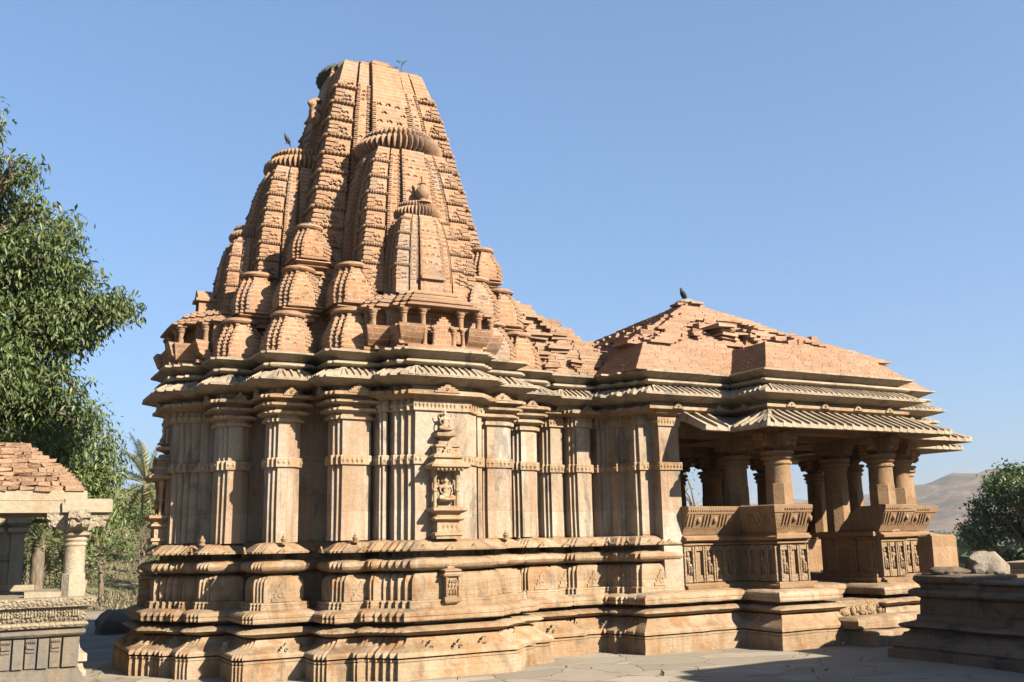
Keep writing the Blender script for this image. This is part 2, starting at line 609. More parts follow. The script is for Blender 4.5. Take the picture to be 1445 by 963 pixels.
def paving():
    m, nt, b = new_mat('flagstone_paving')
    t = NT(nt)
    v = t.n('ShaderNodeTexCoord').outputs['Object']
    nz = t.n('ShaderNodeTexNoise')
    t.l(v, nz.inputs['Vector'])
    nz.inputs['Scale'].default_value = 1.6
    nz.inputs['Detail'].default_value = 3
    wv = t.n('ShaderNodeVectorMath', operation='MULTIPLY_ADD')
    t.l(nz.outputs['Color'], wv.inputs[0])
    wv.inputs[1].default_value = (.42, .42, 0)
    t.l(v, wv.inputs[2])
    vv = t.mapping(wv.outputs[0], (1.15, 2.0, 1))
    ve = t.n('ShaderNodeTexVoronoi', feature='DISTANCE_TO_EDGE')
    t.l(vv, ve.inputs['Vector'])
    ve.inputs['Scale'].default_value = 1.0
    vc = t.n('ShaderNodeTexVoronoi')
    t.l(vv, vc.inputs['Vector'])
    vc.inputs['Scale'].default_value = 1.0
    sx = t.n('ShaderNodeSeparateColor')
    t.l(vc.outputs['Color'], sx.inputs[0])
    col = t.mix(sx.outputs[0], (.155, .136, .108, 1), (.225, .20, .16, 1))
    n2 = t.noise(v, 2.2, 6, .65)
    col = t.mix(t.mul(t.ramp(n2, .45, .75), .7), col, (.15, .122, .088, 1))
    n3 = t.noise(v, 30, 4, .7)
    col = t.mix(.3, col, t.mix(n3, (.5, .5, .5, 1), (1, 1, 1, 1)), 'MULTIPLY')
    jw = t.noise(v, 1.3, 3, .6)
    j = t.ramp(ve.outputs['Distance'], .001, .012)
    j = t.mul(j, t.ramp(jw, .58, .68), 'MAXIMUM')
    col = t.mix(j, (.10, .084, .066, 1), col)
    t.l(col, b.inputs['Base Color'])
    b.inputs['Roughness'].default_value = .85
    hgt = t.mul(t.mul(j, .6), t.mul(t.mul(n2, .8), t.mul(n3, .12), 'ADD'), 'ADD')
    hgt = t.mul(hgt, t.mul(sx.outputs[1], .25), 'ADD')
    t.l(t.bump(hgt, .7, .03), b.inputs['Normal'])
    mb = MB()
    nx, ny = 70, 70
    x0, x1, y0, y1 = -14, 18, -20, 12.0
    vs = []
    for i in range(nx + 1):
        for k in range(ny + 1):
            x, y = x0 + (x1 - x0) * i / nx, y0 + (y1 - y0) * k / ny
            vs.append((x, y, G + .012 * noise.noise(Vector((x * .8, y * .8, 0)))))
    fs = [(i * (ny + 1) + k, (i + 1) * (ny + 1) + k, (i + 1) * (ny + 1) + k + 1, i * (ny + 1) + k + 1) for i in range(nx) for k in range(ny)]
    mb.add(vs, fs)
    mb.add([(x0, y0, -.6), (x1, y0, -.6), (x1, y1, -.6), (x0, y1, -.6), (x0, y0, G - .01), (x1, y0, G - .01), (x1, y1, G - .01), (x0, y1, G - .01)],
           [(0, 1, 5, 4), (1, 2, 6, 5), (2, 3, 7, 6), (3, 0, 4, 7)])
    tag(mb.build('courtyard', m), kind='structure')

paving()

# ------------------------------------------------------------------ the temple
temple = empty('stone_temple', (0, 0, G), 'large carved sandstone temple with ribbed tower and pillared hall on stone paving', 'temple')

BASE_LOW = [(.45, .0), (.45, .10), (.452, .19), (.45, .285), (.44, .29), (.44, .296), (.45, .30), (.45, .322), (.385, .326), (.385, .338), (.46, .342), (.46, .375), (.44, .40), (.36, .44), (.30, .49), (.27, .535), (.13, .54),
            (.13, .548), (.26, .55), (.34, .575), (.375, .60), (.34, .625), (.27, .648), (.16, .655), (.12, .66), (.12, .70)]
BASE_SLAB = [(.32, .703), (.33, .715), (.33, .745), (.322, .75), (.322, .757), (.33, .762), (.33, .79), (.31, .81), (.26, .835), (.22, .843)]
BASE_UP = [(.22, .85), (.22, .885), (.213, .89), (.213, .897), (.218, .90), (.215, .92), (.17, .925), (.17, .94), (.172, 1.02), (.172, 1.10), (.165, 1.16), (.14, 1.20), (.10, 1.223), (.02, 1.226), (.02, 1.243),
           (.09, 1.245), (.17, 1.260), (.212, 1.288), (.224, 1.32), (.212, 1.352), (.17, 1.378), (.09, 1.392), (.09, 1.40), (.03, 1.402), (.0, 1.40), (.0, 1.455),
           (.17, 1.467), (.21, 1.470), (.215, 1.49), (.17, 1.52), (.12, 1.56), (.07, 1.588), (.0, 1.595), (.0, 1.62)]
EAVE = [(.0, 3.36), (.02, 3.405), (.10, 3.42), (.20, 3.452), (.27, 3.475), (.285, 3.482), (.285, 3.508), (.22, 3.545), (.14, 3.59), (.085, 3.618), (.02, 3.622)]
EAVE_TOP = [(.285, 3.508), (.22, 3.545), (.14, 3.59), (.085, 3.618)]
ROLL = [(.02, 3.645), (.09, 3.648), (.13, 3.658), (.148, 3.678), (.138, 3.70), (.10, 3.715), (.02, 3.72)]
SLAB = [(.02, 3.735), (.05, 3.75), (.12, 3.785), (.185, 3.808), (.195, 3.812), (.195, 3.836), (.18, 3.841), (.0, 3.842)]

cnt = [0]
def jit():
    cnt[0] += 1
    return (((cnt[0] * 7) % 13) - 6) * .0012

def base_piece(poly, k, up=True, orn=True, low=True, w=.0045, name='base_moulding'):
    mb = MB()
    mb.T = side(k)
    dz = jit()
    prof = list(BASE_LOW) + list(BASE_SLAB)
    if up: prof += BASE_UP
    prof = [(o, z if z > .01 else z - .05) for (o, z) in prof]
    mb.sweep(poly, prof, dz, sub=.07)
    if orn:
        # gable ornaments on the widest front face, like those on every face of the base
        for a, b, L, t, n in edges(poly, .041):
            cx, cy = (a[0] + b[0]) / 2, (a[1] + b[1]) / 2
            u3, n3 = (t[0], t[1], 0), (n[0], n[1], 0)
            P = lambda o, z: (cx + n[0] * o, cy + n[1] * o, z + dz)
            if up:
                chaitya(mb, P(.165, .93), u3, n3, min(.22, (L + .3) * .6), .22, .016)
                chaitya(mb, P(.235, 1.47), u3, n3, min(.15, (L + .3) * .4), .075, .02)
            chaitya(mb, P(.40, .39), u3, n3, min(.2, (L + .3) * .5), .11, .05)
    return mb.build(name, M['base'], temple, weather=w)

def shaft_piece(poly, k, cap='rings', band=True, plainwall=False, orn=True):
    """wall pier with its frieze band and capital"""
    mb = MB()
    mb.T = side(k)
    dz = jit()
    mb.sweep(poly, [(0, 1.60), (0, 2.0), (0, 2.46), (0, 2.62), (0, 3.0), (0, 3.38)], dz, sub=.4, cap0=False)
    sh = mb.build('wall_pier', M['wall'], temple, weather=.005)
    if band:
        b = MB()
        b.T = side(k)
        b.sweep(poly, [(0, 2.478), (.022, 2.48), (.026, 2.485), (.026, 2.585), (.02, 2.592), (0, 2.596)], dz, cap0=False, cap1=False)
        frieze(b, poly, .026, 2.485, 2.585)
        b.build('frieze_band', M['base'], sh, weather=.004)
    c = MB()
    c.T = side(k)
    if cap == 'rings':
        c.sweep(poly, [(0, 3.015), (.035, 3.02), (.035, 3.06), (.015, 3.07), (.015, 3.095), (.05, 3.10), (.085, 3.12), (.085, 3.14), (.05, 3.16),
                       (.03, 3.17), (.04, 3.185), (.12, 3.21), (.125, 3.235), (.06, 3.25), (.05, 3.265), (.06, 3.28), (.155, 3.295), (.155, 3.33),
                       (.08, 3.35), (.0, 3.37)], dz, cap0=False, cap1=False)
    else:
        c.sweep(poly, [(0, 3.11), (.025, 3.115), (.03, 3.12), (.03, 3.235), (.02, 3.245), (.03, 3.26), (.10, 3.285), (.15, 3.295), (.155, 3.335), (.08, 3.36),
                       (0, 3.37)], dz, cap0=False, cap1=False)
        frieze(c, poly, .03, 3.13, 3.225, pitch=.05, h=.022)
    if orn:
        for a, b_, L, t, n in edges(poly, .16):
            cx, cy = (a[0] + b_[0]) / 2, (a[1] + b_[1]) / 2
            chaitya(c, (cx + n[0] * .13, cy + n[1] * .13, 3.325 + dz), (t[0], t[1], 0), (n[0], n[1], 0), max(.12, min(.34, L * .9)), .105, .035)
    c.build('capital', M['base'], sh, weather=.004)
    return sh

def eave_piece(poly, k, slab=True, e=1.0):
    mb = MB()
    mb.T = side(k)
    dz = jit()
    prof = EAVE + ROLL + (SLAB if slab else [])
    prof = [(o * e if o > .06 else o, z) for (o, z) in prof]
    mb.sweep(poly, prof, dz, sub=.09)
    ribs(mb, poly, [(o * e if o > .06 else o, z) for (o, z) in EAVE_TOP], pitch=.085, dz=dz, mn=.1)
    return mb.build('ribbed_eave', M['eave'], temple, weather=.006)

# sanctum core
core = [(-1.95, -1.03), (-1.5, -1.03), (-1.5, -1.5), (-1.03, -1.5), (-1.03, -1.95), (1.03, -1.95), (1.03, -1.5), (1.5, -1.5), (1.5, -1.03), (1.95, -1.03),
        (1.95, 1.03), (1.5, 1.03), (1.5, 1.5), (1.03, 1.5), (1.03, 1.95), (-1.03, 1.95), (-1.03, 1.5), (-1.5, 1.5), (-1.5, 1.03), (-1.95, 1.03)]
mbc = MB()
mbc.sweep(core, [(0, .9), (0, 3.7), (0, 3.86)], .0, sub=.5, cap0=False)
mbc.build('sanctum_wall', M['wall'], temple, weather=.004)
mbc = MB()
mbc.sweep(core, [(o * .4, z if z > .01 else -.05) for (o, z) in BASE_LOW + BASE_SLAB + BASE_UP], .008)
mbc.build('base_moulding', M['base'], temple, weather=.006)
mbc = MB()
mbc.sweep(core, [(o * .5, z) for (o, z) in EAVE + ROLL + SLAB], -.009)
mbc.build('ribbed_eave', M['eave'], temple, weather=.006)

for k in range(4):
    # corner piers
    p = rp(-1.84, -1.47, -1.84, -1.47, 2, .042)
    base_piece(rp(-1.84, -1.60, -1.84, -1.60, 3, .031), k)
    shaft_piece(p, k)
    eave_piece(rp(-1.84, -1.47, -1.84, -1.47, 1, .06), k, e=.97)
    if k == 3:
        continue
    for sgn in (-1, 1):
        a, b = sorted((sgn * .72, sgn * 1.2))
        p = rp(a, b, -2.29, -1.93, 2, .045)
        a2, b2 = sorted((sgn * .78, sgn * 1.06))
        base_piece(rp(a2, b2, -2.29, -2.03, 3, .036), k)
        shaft_piece(p, k)
        eave_piece(rp(a, b, -2.29, -1.93, 1, .06), k, e=.97)
        a, b = sorted((sgn * .58, sgn * .68))
        p = rp(a, b, -2.42, -1.9, 1, .03)
        base_piece(p, k, orn=False)
        shaft_piece(p, k, cap='frieze', orn=False)
    p = rp(-.54, .54, -2.70, -1.9, 3, .062)
    base_piece(rp(-.54, .54, -2.70, -1.9, 4, .062), k)
    shaft_piece(p, k, cap='frieze')
    eave_piece(rp(-.56, .56, -2.70, -1.9, 2, .09), k, e=.97)

# vestibule walls between sanctum and hall
for sg in (1, -1):
    def fl(p, s_=sg):
        return p if s_ > 0 else [(x, -y) for (x, y) in reversed(p)]
    vest = fl(rp(1.3, 3.3, -1.36, .2))
    mbc = MB()
    mbc.sweep(vest, [(0, .9), (0, 3.4), (0, 3.86)], .0, cap0=False)
    mbc.build('vestibule_wall', M['wall'], temple, weather=.004)
    mbc = MB()
    mbc.sweep(vest, [(o * .8, z if z > .01 else -.05) for (o, z) in BASE_LOW + BASE_SLAB + BASE_UP], .004)
    mbc.build('base_moulding', M['base'], temple, weather=.006)
    mbc = MB()
    mbc.sweep(vest, EAVE + ROLL + SLAB, -.006)
    mbc.build('ribbed_eave', M['eave'], temple, weather=.006)
    for (x0, x1, yf, n) in ((2.1, 2.43, -1.56, 2), (2.46, 2.82, -1.68, 2)):
        p = fl(rp(x0, x1, yf, -.9, n, .04))
        base_piece(p, 0)
        shaft_piece(p, 0, cap='frieze')
    eave_piece(fl(rp(2.06, 2.84, -1.68, -.9, 2, .09)), 0)
    # corner piers of the hall, stepping out
    for (x0, x1, yf, n) in ((2.92, 3.5, -1.72, 2), (3.06, 3.5, -2.0, 2), (3.18, 3.56, -2.22, 1)):
        p = fl(rp(x0, x1, yf, -1.1, n, .05))
        shaft_piece(p, 0, cap='frieze')
        base_piece(p, 0, low=False)

# niche with seated deities on the bhadra faces ------------------------------------------------
def remesh(mb, name, mat, parent, voxel=.008):
    o = mb.build(name, mat, parent, smooth=0)
    md = o.modifiers.new('r', 'REMESH')
    md.mode = 'VOXEL'
    md.voxel_size = voxel
    md.use_smooth_shade = True
    sm = o.modifiers.new('s', 'SMOOTH')
    sm.iterations = 2
    dg = bpy.context.evaluated_depsgraph_get()
    me = bpy.data.meshes.new_from_object(o.evaluated_get(dg))
    o.modifiers.clear()
    o.data = me
    if not me.materials: me.materials.append(mat)
    me.shade_smooth()
    return o

def seated(mb, x, y, z, s, arms=4):
    """cross-legged four-armed figure; front towards -y, height about s"""
    def E(cx, cy, cz, rx, ry, rz):
        mb.ell((x + cx * s, y + cy * s, z + cz * s), (rx * s, ry * s, rz * s), 12, 8)
    def Tb(pts, r):
        mb.tube([(x + p[0] * s, y + p[1] * s, z + p[2] * s) for p in pts], [q * s for q in r], 8)
    E(0, .02, .90, .085, .085, .10)          # head
    E(0, .02, 1.02, .065, .065, .09)         # crown
    E(0, -.06, .885, .02, .03, .03)          # nose
    E(-.09, .02, .88, .02, .03, .05); E(.09, .02, .88, .02, .03, .05)
    Tb([(0, .03, .84), (0, .03, .72)], [.05, .06])
    E(0, .03, .62, .17, .10, .14)            # chest
    E(0, .03, .42, .125, .09, .16)           # waist
    E(0, .0, .24, .20, .13, .10)             # hips
    for q in (-1, 1):
        Tb([(q * .10, .0, .22), (q * .30, -.10, .18), (q * .38, -.14, .15)], [.10, .095, .08])
        Tb([(q * .38, -.14, .14), (q * .16, -.24, .10), (-q * .08, -.24, .09)], [.075, .065, .05])
        Tb([(q * .16, .02, .70), (q * .28, .0, .54), (q * .27, -.08, .40)], [.055, .05, .042])
        Tb([(q * .27, -.08, .40), (q * .16, -.17, .30)], [.042, .035])
        if arms == 4:
            Tb([(q * .15, .06, .70), (q * .31, .05, .66), (q * .35, .0, .80)], [.05, .045, .04])
            E(q * .36, -.01, .88, .05, .05, .07)
    # halo
    mb.ell((x, y + .10 * s, z + .90 * s), (.2 * s, .03 * s, .2 * s), 14, 8)
    mb.ell((x, y + .04 * s, z + .05 * s), (.42 * s, .22 * s, .07 * s), 14, 6)

def mini_figure(mb, x, y, z, s, n=(0, -1), pose=0):
    """small standing relief figure against a wall with outward normal n"""
    t = (-n[1], n[0])
    def E(a, d, c, ra, rd, rc):
        p = (x + t[0] * a * s + n[0] * d * s, y + t[1] * a * s + n[1] * d * s, z + c * s)
        r = (abs(t[0]) * ra * s + abs(n[0]) * rd * s, abs(t[1]) * ra * s + abs(n[1]) * rd * s, rc * s)
        mb.ell(p, r, 8, 5)
    sw = .05 * (1 if pose % 2 else -1)
    E(sw, .06, .88, .075, .07, .09)
    E(sw, .06, .98, .05, .05, .06)
    E(sw * .6, .05, .68, .13, .07, .13)
    E(0, .05, .52, .085, .06, .10)
    E(-sw, .05, .42, .13, .07, .08)
    E(-sw - .06, .05, .22, .055, .06, .22)
    E(-sw + .07, .05, .22, .055, .06, .22)
    E(-.19, .04, .62, .04, .045, .15)
    E(.19, .04, .60 + .1 * (pose % 3), .04, .045, .15)
    if pose % 3 == 1: E(.2, .04, .9, .05, .04, .08)

def niche(k):
    T = side(k)
    mb = MB()
    mb.T = T
    yb = -2.70
    # pedestal
    mb.sweep(rp(-.16, .16, yb - .17, yb + .05), [(0, 1.60), (0, 1.63), (.02, 1.64), (.02, 1.67), (-.02, 1.68), (-.02, 1.80), (.015, 1.81), (.03, 1.83), (.015, 1.855),
                                            (-.01, 1.865), (-.01, 1.885), (.05, 1.915), (.06, 1.925), (.06, 1.955), (-.03, 1.965), (-.03, 1.98)])
    frieze(mb, rp(-.14, .14, yb - .15, yb + .05), 0, 1.69, 1.79, .05, .014)
    root = mb.build('niche', M['base'], temple, weather=.004)
    c = MB()
    c.T = T
    # side columns and back slab
    for q in (-1, 1):
        c.lathe(q * .145, yb - .09, [(.028, 1.96), (.022, 2.0), (.022, 2.14), (.032, 2.15), (.032, 2.17), (.022, 2.18), (.022, 2.30), (.034, 2.32), (.04, 2.36), (.04, 2.40)], 10)
        mini_figure(c, q * .115, yb - .02, 1.97, .2, pose=q + 2)
    c.box(-.16, .16, yb - .03, yb + .02, 1.96, 2.42)
    c.build('niche_column', M['base'], root, weather=.003)
    cp = MB()
    cp.T = T
    # canopy: brackets, drip eave, stepped gable
    cp.sweep(rp(-.15, .15, yb - .16, yb + .05), [(-.02, 2.385), (.0, 2.40), (.07, 2.41), (.10, 2.43), (.10, 2.455), (.03, 2.50), (.02, 2.51), (.02, 2.535), (.05, 2.54),
                                              (.05, 2.56), (-.01, 2.60), (-.01, 2.66), (.01, 2.67), (.01, 2.69), (-.05, 2.71), (-.05, 2.74), (-.08, 2.745)])
    for i in range(7):
        cp.ell((-.16 + .053 * i, yb - .215, 2.40), (.02, .025, .022), 8, 5)
    frieze(cp, rp(-.14, .14, yb - .15, yb + .05), 0, 2.61, 2.655, .05, .012)
    chaitya(cp, (0, yb - .155, 2.57), (1, 0, 0), (0, -1, 0), .16, .15, .025)
    # ledge for the upper figure
    cp.sweep(rp(-.07, .07, yb - .08, yb + .03), [(-.03, 2.76), (0, 2.78), (.05, 2.80), (.06, 2.82), (.06, 2.84), (.0, 2.85)])
    cp.build('niche_canopy', M['base'], root, weather=.003)
    f = MB()
    f.T = T
    seated(f, 0, yb - .09, 2.03, .275)
    seated(f, 0, yb - .075, 2.86, .235)
    remesh(f, 'carved_deity', M['base'], root, .009)
    # little shrine on the kumbha
    sm = MB()
    sm.T = T
    y2 = yb - .17
    sm.sweep(rp(-.085, .085, y2 - .09, y2 + .04), [(-.03, .86), (-.01, .875), (.01, .89), (.02, .92), (.02, .945), (-.005, .955), (-.005, 1.17), (.03, 1.18), (.035, 1.20), (.0, 1.225),
                                               (.02, 1.235), (.02, 1.25), (-.04, 1.27), (-.04, 1.29), (-.06, 1.295)])
    for q in (-1, 1):
        sm.lathe(q * .078, y2 - .093, [(.014, .955), (.011, .98), (.011, 1.13), (.018, 1.17)], 8)
    for q in (-.04, 0, .04):
        mini_figure(sm, q, y2 - .085, .965, .17, pose=int(q * 100) + 5)
    sm.build('small_shrine', M['base'], root, weather=.003)

for k in (0, 1, 2):
    niche(k)

# tiny pots standing on the kapotali
for (x, y) in ((.98, -2.44), (-.98, -2.42), (-2.42, -.98), (-1.7, -2.0)):
    mb = MB()
    mb.lathe(x, y, [(.042, 1.575), (.045, 1.59), (.027, 1.60), (.037, 1.62), (.04, 1.635), (.022, 1.65), (.026, 1.66), (.011, 1.675), (.006, 1.695)], 12)
    mb.build('pot_finial', M['base'], temple)

# ------------------------------------------------------------------ shikhara
WZ = [(3.84, 1.50), (4.4, 1.45), (4.9, 1.38), (5.55, 1.275), (5.97, 1.195), (6.64, 1.055), (7.2, .945), (7.7, .835), (8.1, .735), (8.44, .635), (8.52, .61)]
def interp(tab, z):
    if z <= tab[0][0]: return tab[0][1]
    for (a, b) in zip(tab, tab[1:]):
        if z <= b[0]:
            f = (z - a[0]) / (b[0] - a[0])
            return a[1] + (b[1] - a[1]) * f
    return tab[-1][1]

FACE = [(-1, 1), (-.655, 1), (-.655, .90), (-.61, .90), (-.61, 1.015), (-.385, 1.015), (-.385, .915), (-.335, .915), (-.335, 1.10),
        (.335, 1.10), (.335, .915), (.385, .915), (.385, 1.015), (.61, 1.015), (.61, .90), (.655, .90), (.655, 1)]
def lata_poly(cx, cy, w):
    pts = []
    for k in range(4):
        T = side(k)
        for (t, d) in FACE:
            p = T((t * w, -d * w, 0))
            pts.append((cx + p[0], cy + p[1]))
    # side() turns clockwise; order faces counter-clockwise
    n = len(FACE)
    F = [pts[i * n:(i + 1) * n] for i in range(4)]
    return F[0] + F[3] + F[2] + F[1]

def arc_bump(mb, o, u, n, r, d):
    O, U, Nn = Vector(o), Vector(u), Vector(n)
    L = []
    K = 5
    for i in range(K):
        a = PI * (.02 + .96 * i / (K - 1))
        dv = U * math.cos(a) + Vector((0, 0, math.sin(a) * 1.1))
        L.append([tuple(O + dv * r), tuple(O + dv * r * .85 + Nn * d), tuple(O + dv * r * .55 + Nn * d), tuple(O + dv * r * .45)])
    mb.loops(L)

def spire_detail(mb, cx, cy, wtab, z0, z1, sides, pitch, kscale, center_from=None, ctop=None, jala=True, bhumi=4):
    """courses, teeth and fretwork on the bands of a tower"""
    for k in sides:
        T = side(k)
        old = mb.T
        mb.T = lambda p, T=T: (lambda q: (cx + q[0], cy + q[1], q[2]))(T(p))
        z = z0
        i = 0
        while z < z1 - pitch:
            w = interp(wtab, z + pitch * .5)
            for sg in (-1, 1):
                e0, e1 = .655 * w, 1.0 * w
                a, b = sorted((sg * e0, sg * e1))
                prot = .021 * kscale
                if i % bhumi == bhumi - 1:
                    # bhumi amalaka: ribbed cushion
                    m_ = max(4, int((b - a + .05) / (.05 * kscale)))
                    for q in range(m_):
                        tx = a - .01 + (b - a + .02) * (q + .5) / m_
                        mb.ell((tx, -w - prot * .3, z + pitch * .5), ((b - a + .02) / m_ * .56, .05 * kscale, pitch * .44), 8, 5)
                elif i % bhumi == bhumi - 2 and False:
                    pass
                else:
                    # moulded course: full string line plus teeth at the outer edge
                    oa, ob = (a - prot, a + (b - a) * random.uniform(.3, .5)) if sg < 0 else (b - (b - a) * random.uniform(.3, .5), b + prot)
                    mb.box(oa, ob, -w - prot, -w + .04, z + pitch * .12, z + pitch * .62, .004 * kscale)
                    
                    if i % bhumi == 0:
                        for q in range(3):
                            arc_bump(mb, (a + (b - a) * (.3 + .22 * q), -w, z + pitch * random.uniform(.2, .6)), (1, 0, 0), (0, -1, 0), (b - a) * .12, .022 * kscale)
                    elif i % bhumi == 1:
                        for q in range(2):
                            arc_bump(mb, (a + (b - a) * (.42 + .26 * q), -w, z + pitch * .3), (1, 0, 0), (0, -1, 0), (b - a) * .14, .022 * kscale)
                # middle band: close teeth along both edges
                e0, e1 = .385 * w, .61 * w
                a, b = sorted((sg * e0, sg * e1))
                for h2 in (0, .5):
                    zz = z + pitch * h2
                    mb.box(a - .012 * kscale, a + (b - a) * .22, -1.015 * w - .018 * kscale, -1.0 * w, zz + pitch * .06, zz + pitch * .30, .003 * kscale)
                    mb.box(b - (b - a) * .16, b + .012 * kscale, -1.015 * w - .018 * kscale, -1.0 * w, zz + pitch * .06, zz + pitch * .30, .003 * kscale)
                if random.random() < .8:
                    arc_bump(mb, ((a + b) / 2 + random.uniform(-.1, .1) * (b - a), -1.015 * w, z + pitch * .2), (1, 0, 0), (0, -1, 0), (b - a) * .17, .018 * kscale)
                # groove: stacked slips
                g = sg * .632 * w
                mb.box(g - .012 * w, g + .012 * w, -.975 * w, -.88 * w, z + pitch * .1, z + pitch * .5)
                # centre band: small teeth on the edges
                if ctop is None or z < ctop:
                    for h2 in (0, .5):
                        zz = z + pitch * h2
                        e = sg * .335 * w
                        aa, bb = sorted((e + sg * .014 * kscale, e - sg * .05 * w))
                        mb.box(aa, bb, -1.10 * w - .016 * kscale, -1.05 * w, zz + pitch * .08, zz + pitch * .30, .003 * kscale)
            if jala and (ctop is None or z < ctop) and i % 2 == 0:
                m_ = 3
                for q in range(m_):
                    if random.random() < .18: continue
                    tx = (-.26 + .52 * (q + (.25 if i % 4 == 0 else .75)) / m_) * w
                    arc_bump(mb, (tx, -1.10 * w, z + pitch * random.uniform(.1, .5)), (1, 0, 0), (0, -1, 0), .055 * w, .022 * kscale)
            z += pitch
            i += 1
        mb.T = old

def amalaka(parent, cx, cy, z, r, h, ribsn, mat='carved'):
    mb = MB()
    mb.lathe(cx, cy, [(r * .72, z - h * .12), (r * .80, z), (r * .94, z + h * .12), (r, z + h * .3), (r * .985, z + h * .45), (r * .9, z + h * .6), (r * .78, z + h * .64)], ribsn * 6, ribsn, .16)
    mb.lathe(cx, cy, [(r * .70, z + h * .55), (r * .78, z + h * .66), (r * .82, z + h * .8), (r * .76, z + h * .93), (r * .5, z + h * 1.02), (r * .3, z + h * 1.1)], ribsn * 6, ribsn, .06)
    return mb.build('ribbed_disc', M[mat], parent, weather=.006)

def tower(name, cx, cy, wtab, zt0, zt1, sides, pitch, kscale, ctop=None, jala=True, nlev=26):
    mb = MB()
    zt1_ = wtab[-1][0]
    zs = sorted(set([round(wtab[0][0] + (zt1_ - wtab[0][0]) * i / nlev, 4) for i in range(nlev + 1)] + [q[0] for q in wtab]))
    mb.loops([[(x, y, z) for (x, y) in subdiv_keep(lata_poly(cx, cy, interp(wtab, z)))] for z in zs])
    body = mb.build(name, M['spire'], temple, weather=.008)
    d = MB()
    spire_detail(d, cx, cy, wtab, zt0, zt1, sides, pitch, kscale, ctop=ctop, jala=jala)
    d.build('carved_course', M['carved'], body, weather=.006)
    return body

def subdiv_keep(p):
    return p

main = tower('tower_spire', 0.02, 0, WZ, 4.9, 8.15, (0, 1, 2, 3), .072, 1.1, ctop=7.8, jala=True, nlev=34)
# ragged top courses of the restored brickwork
mb = MB()
for k in range(4):
    mb.T = side(k)
    w = .612
    for (a, b, d, zt) in ((-1, -.66, 1.0, 8.55), (-.61, -.385, 1.015, 8.57), (-.335, .12, 1.10, 8.60), (.12, .335, 1.10, 8.56)):
        z0_ = 8.50
        while z0_ < zt:
            mb.box(a * w * .975 + .02, b * w * .975 + .02, -d * w * .975, -.5 * w, z0_, min(zt, z0_ + .05), .006)
            z0_ += .052
mb.T = None
mb.box(-.45, .5, -.5, .5, 8.3, 8.54)
mb.build('broken_crown', M['spire'], main, weather=.012)
mb = MB()
mb.lathe(-.10, .16, [(.50, 8.48), (.60, 8.50), (.66, 8.56), (.66, 8.62), (.6, 8.68), (.45, 8.70), (.2, 8.71)], 34 * 6, 34, .13)
mb.build('ribbed_disc', M['lotus'], main, weather=.01)

U1 = [(4.70, .80), (5.0, .785), (5.5, .745), (6.0, .68), (6.4, .60), (6.72, .51), (6.78, .485), (6.80, .46)]
U2 = [(4.62, .475), (5.0, .46), (5.3, .425), (5.6, .36), (5.70, .30), (5.74, .27)]
for k in range(4):
    bk = k == 1
    c1 = side(k)((0, -1.02 if bk else -1.25, 0))
    if k == 3: continue
    b1 = tower('attached_spire', c1[0], c1[1], U1, 4.85, 6.72, (0, 1, 3, 2), .062, .72)
    amalaka(b1, c1[0], c1[1], 6.80, .55 if bk else .625, .36, 46)
    c2 = side(k)((0, -1.68 if bk else -1.90, 0))
    c3 = side(k)((0, -1.80 if bk else -2.10, 0))
    b2 = tower('attached_spire', c2[0], c2[1], U2, 4.8, 5.70, (0, 1, 3, 2), .055, .5, nlev=16)
    amalaka(b2, c2[0], c2[1], 5.72, .35, .25, 44)
    if bk: continue
    f = MB()
    f.lathe(c3[0], c3[1], [(.12, 5.93), (.05, 5.96), (.045, 5.99), (.08, 6.02), (.095, 6.07), (.085, 6.12), (.045, 6.17), (.035, 6.19), (.05, 6.20), (.025, 6.22), (.02, 6.30), (.0, 6.33)], 18)
    f.build('pot_finial', M['carved'], b2, weather=.004)

# sculpted lion crouching on the back face of the tower
f = MB()
for (c, r) in (((-.90, -.30, 7.66), (.08, .12, .09)), ((-.95, -.30, 7.77), (.075, .09, .09)), ((-.98, -.33, 7.88), (.065, .07, .075)), ((-.90, -.24, 7.97), (.09, .09, .04)),
               ((-.99, -.38, 7.67), (.035, .035, .075)), ((-.99, -.25, 7.67), (.035, .035, .075)), ((-1.03, -.35, 7.87), (.035, .04, .035))):
    f.ell(c, r, 12, 8)
remesh(f, 'carved_lion', M['carved'], main, .016)

